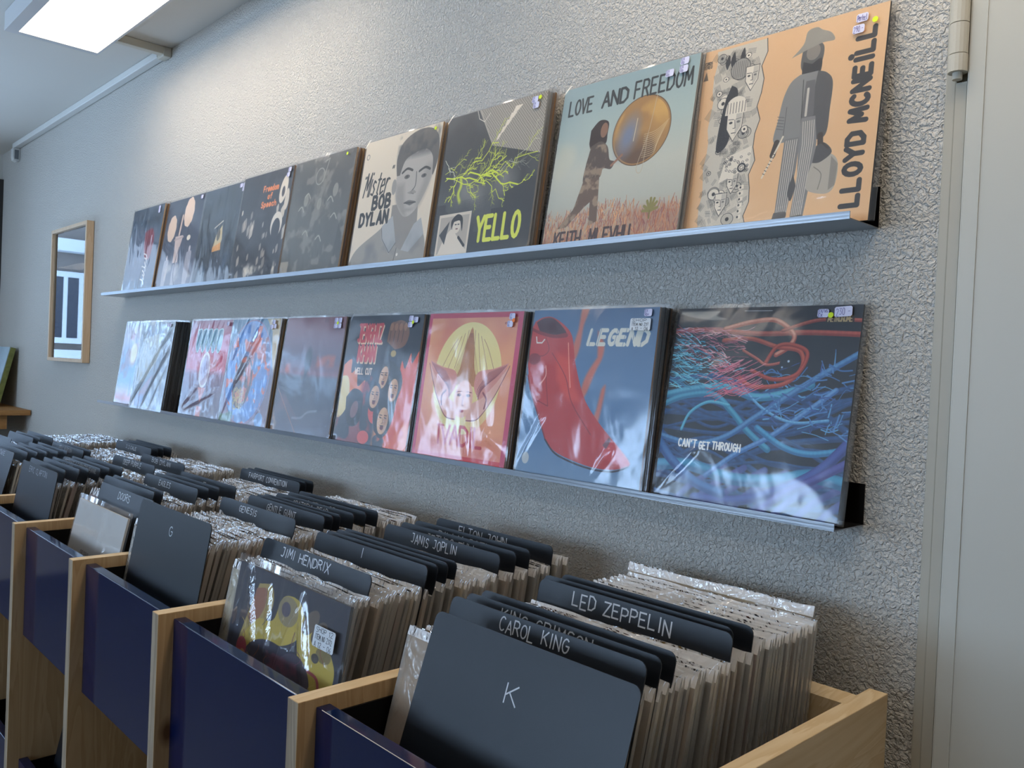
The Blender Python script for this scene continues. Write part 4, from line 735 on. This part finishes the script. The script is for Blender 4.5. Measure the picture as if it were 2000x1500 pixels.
back_film = MB().box((-S/2-.004, -.0045, -.001), (S/2+.006, .0006, S+.006)).mesh('plastic_sleeve', M_FILM3)
def shelf_record(key, xl, z, yb, yt, label, nback=0, edges=(0, 1), film_m=None, amp=.003, stk=(), t=.0045, fw_=.0, bt=None, backlabel=None):
    zs = z+.0018; dy = yt-yb; h = math.sqrt(S*S-dy*dy); a = math.atan2(dy, h)
    kx = 1 if nback == 0 else (.97 if nback < 3 else .945)
    r = empty('record_album', (xl+S*kx/2, yb, zs), rx=-a); r.scale = (kx, 1, 1); tag(r, label, 'record', 'records displayed on the steel ledges')
    MB().box((-S/2, -t, 0), (S/2, 0, S), 0, 1).build('album_cover', [EDGES[edges[0]], COVERS[key]()], r)
    gn = 56 if key in CREASE else 14; fm = film(S+.011+fw_, S+.007, t, amp*.6, sum(map(ord, key)), gn, gn, CREASE.get(key, ())).mesh('plastic_sleeve', film_m or M_FILM); smooth(fm); fo = ob('plastic_sleeve', fm, r, (.002, 0, -.0005))
    for s_ in stk: s_(r, -t-.0015-amp*.8)
    bt = bt or .0066
    for k in range(nback):
        o = empty('record_album', (xl+S*kx/2+.001+.003*math.sin(k*2.3+xl*9), yb+.0015+bt*(k+.05)/math.cos(a)+t*0+bt*0+bt, zs), rx=-a); o.scale = (kx, 1, 1)
        ob('jacket', jacket(edges[(k+1) % len(edges)], .0038), o); ob('plastic_sleeve', back_film, o)
        tag(o, '%s-edged record, %s behind the %s' % (ECOL[edges[(k+1) % len(edges)]], ORD[k], SHORT[key]), 'record', 'records stacked behind the '+SHORT[key])
    return r
def K1(x, z, lines=('EX', 'VG'), **k): return lambda r, y: sticker(r, x, z, y, lines=lines, **k)
def D1(x, z, m): return lambda r, y: dot(r, x, z, y-.0004, m)
ZU, ZL_ = 1.5935, 1.173
TOP = [ # key, left x, bottom y, top y, behind, edges, film, amp, stickers, label
 ('ink', -3.318, -.080, -.040, 3, (0, 1), M_FILM2, .004, [K1(.12, .30), K1(.12, .287)], 'dark record album with a red haired figure on the top ledge, leftmost of its row'),
 ('puffs', -3.003, -.074, -.030, 2, (1, 4), M_FILM, .004, [K1(.135, .30)], 'record album with two cream clouds on dark blue on the top ledge'),
 ('hat', -2.702, -.074, -.030, 2, (1, 3), M_FILM2, .004, [K1(.117, .30), K1(.137, .30), K1(.137, .287)], 'nearly black record album with one small lit face on the top ledge'),
 ('speech', -2.402, -.082, -.040, 4, (1, 0), M_FILM, .004, [K1(.14, .302), K1(.135, .288)], 'dark record album with orange lettering on the top ledge'),
 ('band', -2.092, -.084, -.040, 5, (0, 1), M_FILM, .004, [D1(.12, .30, M_YDOT)], 'plain smoky grey record album on the top ledge'),
 ('portrait', -1.752, -.082, -.040, 5, (0, 0, 1), M_FILM3, .003, [D1(.135, .30, M_YDOT)], "cream record album with a young man's portrait on the top ledge"),
 ('lightning', -1.434, -.080, -.040, 3, (4, 4, 1), M_FILM3, .003, [K1(.125, .30), K1(.13, .288), D1(.14, .302, M_YDOT)], 'charcoal record album with lightning and big yellow letters on the top ledge'),
 ('globe', -1.113, -.066, -.018, 1, (4, 4), M_FILM3, .003, [K1(.098, .289), K1(.127, .304), K1(.127, .290)], 'pale record album with a figure pushing a huge ball on the top ledge'),
 ('orange', -.820, -.046, -.008, 0, (3, 3), M_FILM3, .003, [K1(.120, .297, ('Perfect',)), K1(.116, .281, ('290.-',)), D1(.139, .289, M_YDOT)], 'orange record album with a man in a hat on the top ledge, nearest the door')]
for (key, xl, yb, yt, nb, ed, fm_, amp, stk, lab) in TOP:
    shelf_record(key, xl, ZU, yb, yt, lab, nb, ed, fm_, amp, stk)
LOW = [
 ('sun', -3.388, -.070, -.030, 1, (3, 5), M_FILM2, .004, [], 'blue and rose record album with a yellow sun, leftmost on the lower ledge'),
 ('map', -3.172, -.088, -.046, 7, (3, 3, 3), M_FILM2, .006, [K1(.11, .30), K1(.13, .30)], 'shiny wrapped bluish record album with slanting stripes on the lower ledge'),
 ('letters', -2.745, -.080, -.040, 3, (3, 1), M_FILM2, .007, [K1(.14, .30)], 'red record album with pale blue lettering and an oval on the lower ledge'),
 ('swirl', -2.442, -.080, -.040, 4, (1, 0), M_FILM2, .006, [K1(.125, .302), K1(.115, .288), K1(.135, .29)], 'record album with a blue and orange swirling oval on the lower ledge'),
 ('dusk', -2.108, -.082, -.040, 4, (1, 3), M_FILM, .004, [K1(.115, .303), K1(.134, .303), K1(.115, .289), K1(.134, .289), D1(.124, .296, M_YDOT)], 'mauve and slate record album showing a stormy dusk on the lower ledge'),
 ('faces', -1.790, -.080, -.040, 4, (1, 3), M_FILM, .004, [K1(.112, .303), K1(.131, .300), K1(.111, .289), D1(.121, .294, M_YDOT)], 'record album with long haired faces among red flames on the lower ledge'),
 ('wings', -1.473, -.078, -.040, 5, (1, 0, 3), M_FILM, .005, [K1(.128, .302), K1(.124, .287), D1(.134, .294, M_ODOT)], 'peach and red record album with a winged face on the lower ledge'),
 ('boot', -1.148, -.076, -.040, 4, (1, 3), M_FILM, .004, [K1(.135, .303, ('EX', 'VG+')), lambda r, y: sticker(r, .120, .283, y, .046, .021, M_STICKW, M_INKB, ('SHOP', 'ITEM NO 231', 'A 12 - 06'), 'price_label')], 'blue record album with a red ankle boot and flames on the lower ledge'),
 ('roots', -.835, -.060, -.010, 0, (3, 3), M_FILM, .004, [K1(.100, .300, ('EX/VG', 'EX')), K1(.130, .302, ('230 -',), w=.026, h=.015, rot=.06), D1(.112, .297, M_YDOT)], 'black record album with tangled blue and red tendrils on the lower ledge, nearest the door')]
for (key, xl, yb, yt, nb, ed, fm_, amp, stk, lab) in LOW:
    shelf_record(key, xl, ZL_, yb, yt, lab, nb, ed, fm_, amp, stk)

# ------------------------------------------------------------------ record browser: side boards, blue fronts, bins in two tiers
PX, XK, TB, ZT, YB0, YB1 = .4322, -.469, .0248, .966, -.680, -.0585
br = empty('record_browser', (-2., -.37, 0)); tag(br, 'long wooden record browser with deep blue fronts standing along the wall', 'shelving')
bx, by = 2., .37
def loc_mb(): return MB()
bxs = [XK-PX*(4-k) for k in range(-3, 5)]
for k, x in enumerate(bxs):
    b = MB().box((x+bx, YB0+by, 0), (x+TB+bx, YB1+by, ZT)); b.mi = [2, 0, 0, 0, 1, 0]
    b.build('side_board', [M_WD_Z if k < len(bxs)-1 else M_WD_Y, M_WD_T, M_WD_END], br, bevel=.0008)
for k in range(len(bxs)-1):
    xa, xb = bxs[k]+TB+bx, bxs[k+1]+bx
    for zt, zb_ in ((.956, .705), (.415, .165)):
        MB().box((xa+.0005, -.656+by, zb_), (xb-.0005, -.637+by, zt)).build('front_panel', M_BLUE, br, bevel=.0012)
        MB().box((xa, -.637+by, zb_+.012), (xb, -.105+by, zb_+.03)).build('bin_floor', M_BLACK, br)
        MB().box((xa, -.1049+by, zb_), (xb, YB1-.002+by, zt-.004)).build('back_panel', M_WD_T, br)
        for x in (xa, xb-.003): MB().box((x, -.6365+by, zb_+.03), (x+.003, -.106+by, zt-.012)).build('black_liner', M_BLACK, br)
    MB().box((xa, -.6+by, .0), (xb, -.585+by, .16)).build('plinth', M_WD_Z, br)

# ---- divider cards
CW, CH = .32, .33
cp_ = []; r_ = .011
for (cx_, cz_, a0) in ((CW/2-r_, CH-r_, 0), (-CW/2+r_, CH-r_, 90)): cp_ += [(cx_+r_*math.cos(math.radians(a0+i*22.5)), cz_+r_*math.sin(math.radians(a0+i*22.5))) for i in range(5)]
cp_ += [(-CW/2, 0), (CW/2, 0)]
card_me = MB().prism(cp_, 'y', -.0008, .0008).mesh('divider_card', M_CARD)
def tilt(yt): return math.radians(float(np.interp(yt, [-.60, -.53, -.45, -.3, -.1], [5, 14.5, 14.5, 10.5, 7])))
def bin_pose(yt, zt, h, a): return (yt-h*math.sin(a), zt-h*math.cos(a))
def card(xl, yt, label, zt=1.07, text=None, fr=(.25, .75), th=.018, drop=.012, a=None, group='black divider cards', pw=.0018, rz=0):
    a = tilt(yt) if a is None else a; y, z = bin_pose(yt, zt, CH, a)
    o = ob('divider_card', card_me, None, (xl+CW/2, y, z)); o.rotation_euler = (-a, 0, rz); tag(o, label, 'divider card', group)
    if text:
        mb = MB()
        for pl in strokes(text, -CW/2+fr[0]*CW, -CW/2+fr[1]*CW, 0, 1, .09, 0, random.Random(text)): mb.ribbon([(px, CH-drop-th*py) for px, py in pl], pw, -.0011)
        mb.build('handwriting', M_PEN, o)
    return o
# ---- bin records
jk = {}
for ei in range(len(EDGES)): jk[ei] = MB().box((-S/2, -.0019, 0), (S/2, .0019, S)).mesh('jacket', EDGES[ei])
def sleeve_mesh(seed):
    r = random.Random(seed); mb = MB(); w0, w1, h = -S/2-.004, S/2+.004, S+.013; n = 8
    for sgn in (-1, 1):
        ids = []
        for i in range(n+1):
            u = w0+(w1-w0)*i/n; j = r.uniform(-.0008, .0008)
            mb.v += [(u, sgn*.0026, 0), (u, sgn*.0026, S), (u+.0, sgn*.0011+j, h+r.uniform(-.002, .002))]; ids.append(len(mb.v)-3)
        for p, q in zip(ids, ids[1:]):
            mb.f += [(p, q, q+1, p+1), (p+1, q+1, q+2, p+2)]; mb.mi += [0, 1]
    k = 3*(n+1)
    for e in (0, 3*n):
        for i in (0, 1): mb.f.append((e+i, e+i+1, k+e+i+1, k+e+i)); mb.mi.append(0)
    return mb.mesh('plastic_sleeve', [M_POLY, M_POLYT])
sleeves = [sleeve_mesh(i) for i in range(6)]
WEI = [0]*3+[1]*2+[2]*3+[3]*4+[4]*4+[5]*6+[6]*2+[7]*3+[8]+[9]*2
COUNT = 0; stuffv = []; SEQ = {}
def bin_record(xl, yt, label, group, zt=1.038, far=False):
    global COUNT
    x = xl+S/2+.004+random.uniform(-.003, .006); zz = zt+random.uniform(-.004, .004); a = tilt(yt)+random.uniform(-.006, .006)
    y, z = bin_pose(yt, zz-.012, S, a); e = random.choice(WEI)
    if far or COUNT >= 298: stuffv.append((x, y, z, a, e)); return
    COUNT += 1; SEQ[group] = SEQ.get(group, 0)+1
    label = label % (ECOL[e], ORD[SEQ[group]-1]) if '%s' in label else label
    o = ob('record_album', jk[e], None, (x, y, z)); o.rotation_euler = (-a, 0, random.uniform(-.006, .006)); tag(o, label, 'record', group)
    ob('plastic_sleeve', random.choice(sleeves), o)
STEP = .0068
def fill(xl, y0, y1, label, group, zt=1.038, far=False, step=STEP):
    n = max(0, int((y1-y0)/step)); 
    for i in range(n): bin_record(xl, y0+(y1-y0)*(i+.5)/n, label, group, zt, far)
BINX = [b+TB for b in bxs]
B4, B3, B2, B1, B0, BA, BB = BINX[6]+.03, BINX[5]+.002, BINX[4]+.003, BINX[3]+.004, BINX[2]+.004, BINX[1]+.004, BINX[0]+.004
WHERE = {4: 'rightmost bin', 3: 'second bin from right', 2: 'third bin from right', 1: 'fourth bin from right', 0: 'fifth bin from right', -1: 'sixth bin from right', -2: 'leftmost bin'}
def bay(n, xl, items, y_end, far=False):
    """items: (top y, text or None, fractions, look, options); records fill the gaps between the cards"""
    prev = None; name = ''
    for (yt, txt, fr, look, kw) in items:
        if prev is not None and yt-prev > .016:
            fill(xl, prev+.005, yt-.005, '%%s-edged sleeved record, %%s behind the %s card, %s' % (name, WHERE[n]), 'records behind the %s card, %s' % (name, WHERE[n]), far=far)
        kw = dict(kw); x = kw.pop('x', xl)
        card(x, yt, 'black divider card, %s one, %s' % (look, WHERE[n]), text=txt, fr=fr, **kw); prev = yt; name = look
    fill(xl, prev+.005, y_end, '%%s-edged sleeved record, %%s behind the %s card, %s' % (name, WHERE[n]), 'records behind the %s card, %s' % (name, WHERE[n]), zt=1.048, far=far)
R_ = math.radians
bay(4, B4, [(-.526, 'K', (.46, .52), 'single K lettered front', dict(x=-.812, zt=1.067, a=R_(18), th=.022, drop=.045)),
            (-.473, 'CAROL KING', (.30, .66), 'two-word lettered second', dict(th=.0162, drop=.006)),
            (-.447, 'KING CRIMSON', (.22, .70), 'half hidden lettered third', dict(th=.0136, drop=.006)),
            (-.421, 'KINKS', (.52, .70), 'fourth from front', dict(th=.0119, drop=.012)),
            (-.308, 'LED ZEPPELIN', (.21, .73), 'large lettered middle', dict(th=.0178, drop=.007, pw=.0022)),
            (-.288, None, (0, 1), 'blank middle', dict(x=B4-.012)),
            (-.262, None, (0, 1), 'blank hindmost', {})], -.098)
bay(3, B3, [(-.505, 'JIMI HENDRIX', (.20, .66), 'two-word lettered front', dict(th=.0144, drop=.006, pw=.002)),
            (-.405, 'I', (.42, .5), 'single stroke lettered', dict(th=.0162, drop=.005)),
            (-.386, None, (0, 1), 'blank, first after the stroke', {}), (-.366, None, (0, 1), 'blank, second after the stroke', {}), (-.349, None, (0, 1), 'blank, third after the stroke', {}),
            (-.258, 'JANIS JOPLIN', (.26, .66), 'two-word lettered middle', dict(th=.0153, drop=.006)),
            (-.222, 'JETHRO TULL', (.26, .7), 'third from back', dict(th=.0136, drop=.009)),
            (-.190, 'BILLY JOEL', (.24, .7), 'second from back', dict(th=.0136, drop=.009)),
            (-.135, 'ELTON JOHN', (.22, .64), 'two-word lettered hindmost', dict(th=.0153, drop=.007))], -.10)
bay(2, B2, [(-.575, 'G', (.485, .53), 'tall single G lettered front', dict(x=-1.680, zt=1.088, a=R_(9.3), th=.016, drop=.030)),
            (-.385, 'GENESIS', (.28, .52), 'one-word lettered', dict(th=.0119, drop=.007)),
            (-.323, 'GENTLE GIANT', (.28, .66), 'two-word lettered middle', dict(th=.0136, drop=.008)),
            (-.305, None, (0, 1), 'blank, first after middle lettering', {}), (-.288, None, (0, 1), 'blank, second after middle lettering', {}),
            (-.257, 'GRATEFUL DEAD', (.25, .70), 'half lettered third from back', dict(th=.0128, drop=.007)),
            (-.228, 'GREENSLADE', (.28, .64), 'half lettered second from back', dict(th=.0119, drop=.009)),
            (-.200, None, (0, 1), 'blank hindmost', {})], -.10)
bay(1, B1, [(-.530, 'DOORS', (.38, .60), 'one-word lettered front', dict(x=-2.055, th=.0144, drop=.008)),
            (-.487, None, (0, 1), 'blank, second from front', {}), (-.468, None, (0, 1), 'blank, third from front', {}),
            (-.390, 'EAGLES', (.30, .52), 'one-word lettered middle', dict(th=.0119, drop=.007)),
            (-.365, None, (0, 1), 'blank, first after middle lettering', {}), (-.340, None, (0, 1), 'blank, second after middle lettering', {}),
            (-.300, 'F', (.45, .5), 'single F lettered', dict(th=.0119, drop=.011)),
            (-.135, 'FAIRPORT CONVENTION', (.16, .80), 'two-long-word lettered rear', dict(th=.0128, drop=.007)),
            (-.118, None, (0, 1), 'blank, second from back', {}), (-.098, None, (0, 1), 'blank hindmost', {})], -.092)
bay(0, B0, [(-.575, 'ERIC CLAPTON', (.24, .74), 'faint lettered front', dict(x=-2.555, th=.0136, drop=.009, a=R_(9.5), pw=.0009)),
            (-.545, None, (0, 1), 'blank, second from front', {}), (-.512, None, (0, 1), 'blank, third from front', {}),
            (-.490, 'COCKER', (.3, .6), 'faint one-word', dict(th=.0102, drop=.007, pw=.001)),
            (-.462, 'CREEDENCE CLEARWATER REVIVAL', (.06, .92), 'full-width lettered', dict(th=.0119, drop=.006, pw=.0013)),
            (-.440, None, (0, 1), 'blank, first after full-width', {}), (-.408, None, (0, 1), 'blank, second after full-width', {}),
            (-.325, 'DEEP PURPLE', (.27, .70), 'two-word lettered middle', dict(th=.0128, drop=.005)),
            (-.245, 'BOB DYLAN', (.27, .70), 'two-word lettered rearmost', dict(th=.0128, drop=.005))], -.10)
bay(-1, BA, [(-.56, 'DAVID BOWIE', (.2, .7), 'faint lettered front', dict(th=.0128, drop=.005, a=R_(14), pw=.001)),
             (-.525, None, (0, 1), 'blank, second from the front', {}), (-.500, None, (0, 1), 'blank, third from the front', {}), (-.475, None, (0, 1), 'blank, fourth from the front', {}),
             (-.445, None, (0, 1), 'blank, fifth from the front', {}), (-.420, None, (0, 1), 'blank, sixth from the front', {}),
             (-.375, 'ERIC BURDON', (.25, .65), 'two-small-word lettered', dict(th=.0119, drop=.006, pw=.0013)), (-.355, None, (0, 1), 'blank after the two-small-word', {}),
             (-.175, 'J.J.CALE', (.3, .6), 'short lettered rear', dict(th=.0110, drop=.009, pw=.0013)),
             (-.155, None, (0, 1), 'blank, third from back', {}), (-.137, None, (0, 1), 'blank, second from back', {}), (-.112, None, (0, 1), 'blank hindmost', {})], -.09, far=True)
bay(-2, BB, [(-.62, None, (0, 1), 'front', {}), (-.47, None, (0, 1), 'second', {}), (-.405, None, (0, 1), 'third', {}), (-.383, None, (0, 1), 'fourth', {}), (-.345, None, (0, 1), 'hindmost', {})], -.09, far=True)
# albums leaning at the front of the bins
def front_album(key, x, yt, zt, a, label, film_m, stk=(), amp=.005, seedk=''):
    y, z = bin_pose(yt, zt-.012, S, a); r = empty('record_album', (x+S/2, y, z), rx=-a); tag(r, label, 'record')
    MB().box((-S/2, -.0045, 0), (S/2, 0, S), 0, 1).build('album_cover', [EDGES[3 if key == 'bin3' else 5], COVERS[key]()], r)
    fm = film(S+.012, S+.012, .0045, amp*.6, 11, 60, 60, CREASE.get(key, ())).mesh('plastic_sleeve', film_m); smooth(fm); ob('plastic_sleeve', fm, r, (.002, 0, 0))
    for s_ in stk: s_(r, -.006-amp)
front_album('bin3', -1.236, -.577, 1.064, R_(9), 'dark record album with yellow cartoon art, front of second bin from right', M_FILM2,
            [lambda r, y: sticker(r, .118, .262, y, .052, .028, M_STICKW, M_INKB, ('SHOP 12', 'ITEM NO 2312', 'A 12 - 06'), 'price_label')], .006)
front_album('bin1', -2.098, -.560, 1.040, R_(12), 'pale silvery record album in plastic, front of fourth bin from right', M_FILM, amp=.004)
fill(B3, -.565, -.512, '%s-edged sleeved record, %s behind the cartoon album', 'records behind the cartoon album')
bin_record(-.862, -.533, 'bright sleeved record peeping out left of the single K card', 'records before the K card', zt=1.033)
bin_record(B4-.012, -.088, 'tall clear sleeved record nearest the wall, rightmost bin', 'record nearest the wall', zt=1.060)
# lower tier
def low_bay(k, n):
    xl = BINX[k]+.03
    for i, (yt, c) in enumerate(((-.560, 1), (-.52, 0), (-.505, 0), (-.49, 0), (-.475, 0), (-.3, 1))):
        a = R_(12)
        if c:
            y, z = bin_pose(yt, .530, CH, a); o = ob('divider_card', card_me, None, (xl+CW/2, y, z)); o.rotation_euler = (-a, 0, 0)
            tag(o, 'black divider card in the lower tier, %s one, %s' % ('front' if i == 0 else 'rear', n), 'divider card', 'lower tier divider cards')
        else:
            y, z = bin_pose(yt, .50, S, a); o = ob('record_album', jk[5], None, (xl+S/2, y, z)); o.rotation_euler = (-a, 0, 0); ob('plastic_sleeve', sleeves[i % 6], o)
            tag(o, '%s-edged sleeved record, %s in the lower tier, %s' % (ECOL[5], ORD[i-1], n), 'record', 'lower tier records of '+n)
for k, n in ((2, 'fifth bay from right'), (3, 'fourth bay from right')): low_bay(k, n)

# the records of the two farthest bins, past the first three hundred
for gi in range(1):
    if stuffv:
        jmb, smb = MB(), MB(); J = [MB() for _ in EDGES]
        for (x, y, z, a, e) in stuffv:
            ca, sa = math.cos(a), math.sin(a)
            def T(p): return (x+p[0], y+p[1]*ca+p[2]*sa, z-p[1]*sa+p[2]*ca)
            n = len(jmb.v); me = jk[e]; jmb.v += [T(v.co) for v in me.vertices]; jmb.f += [tuple(n+i for i in p.vertices) for p in me.polygons]; jmb.mi += [e]*len(me.polygons)
            n = len(jmb.v); me = sleeves[int(abs(x*1000)) % 6]; jmb.v += [T(v.co) for v in me.vertices]; jmb.f += [tuple(n+i for i in p.vertices) for p in me.polygons]; jmb.mi += [len(EDGES)+p.material_index for p in me.polygons]
        tag(jmb.build('packed_records', EDGES+[M_POLY, M_POLYT]), 'plastic-sleeved records packed in the farthest bins of the browser', 'records', kind='stuff')
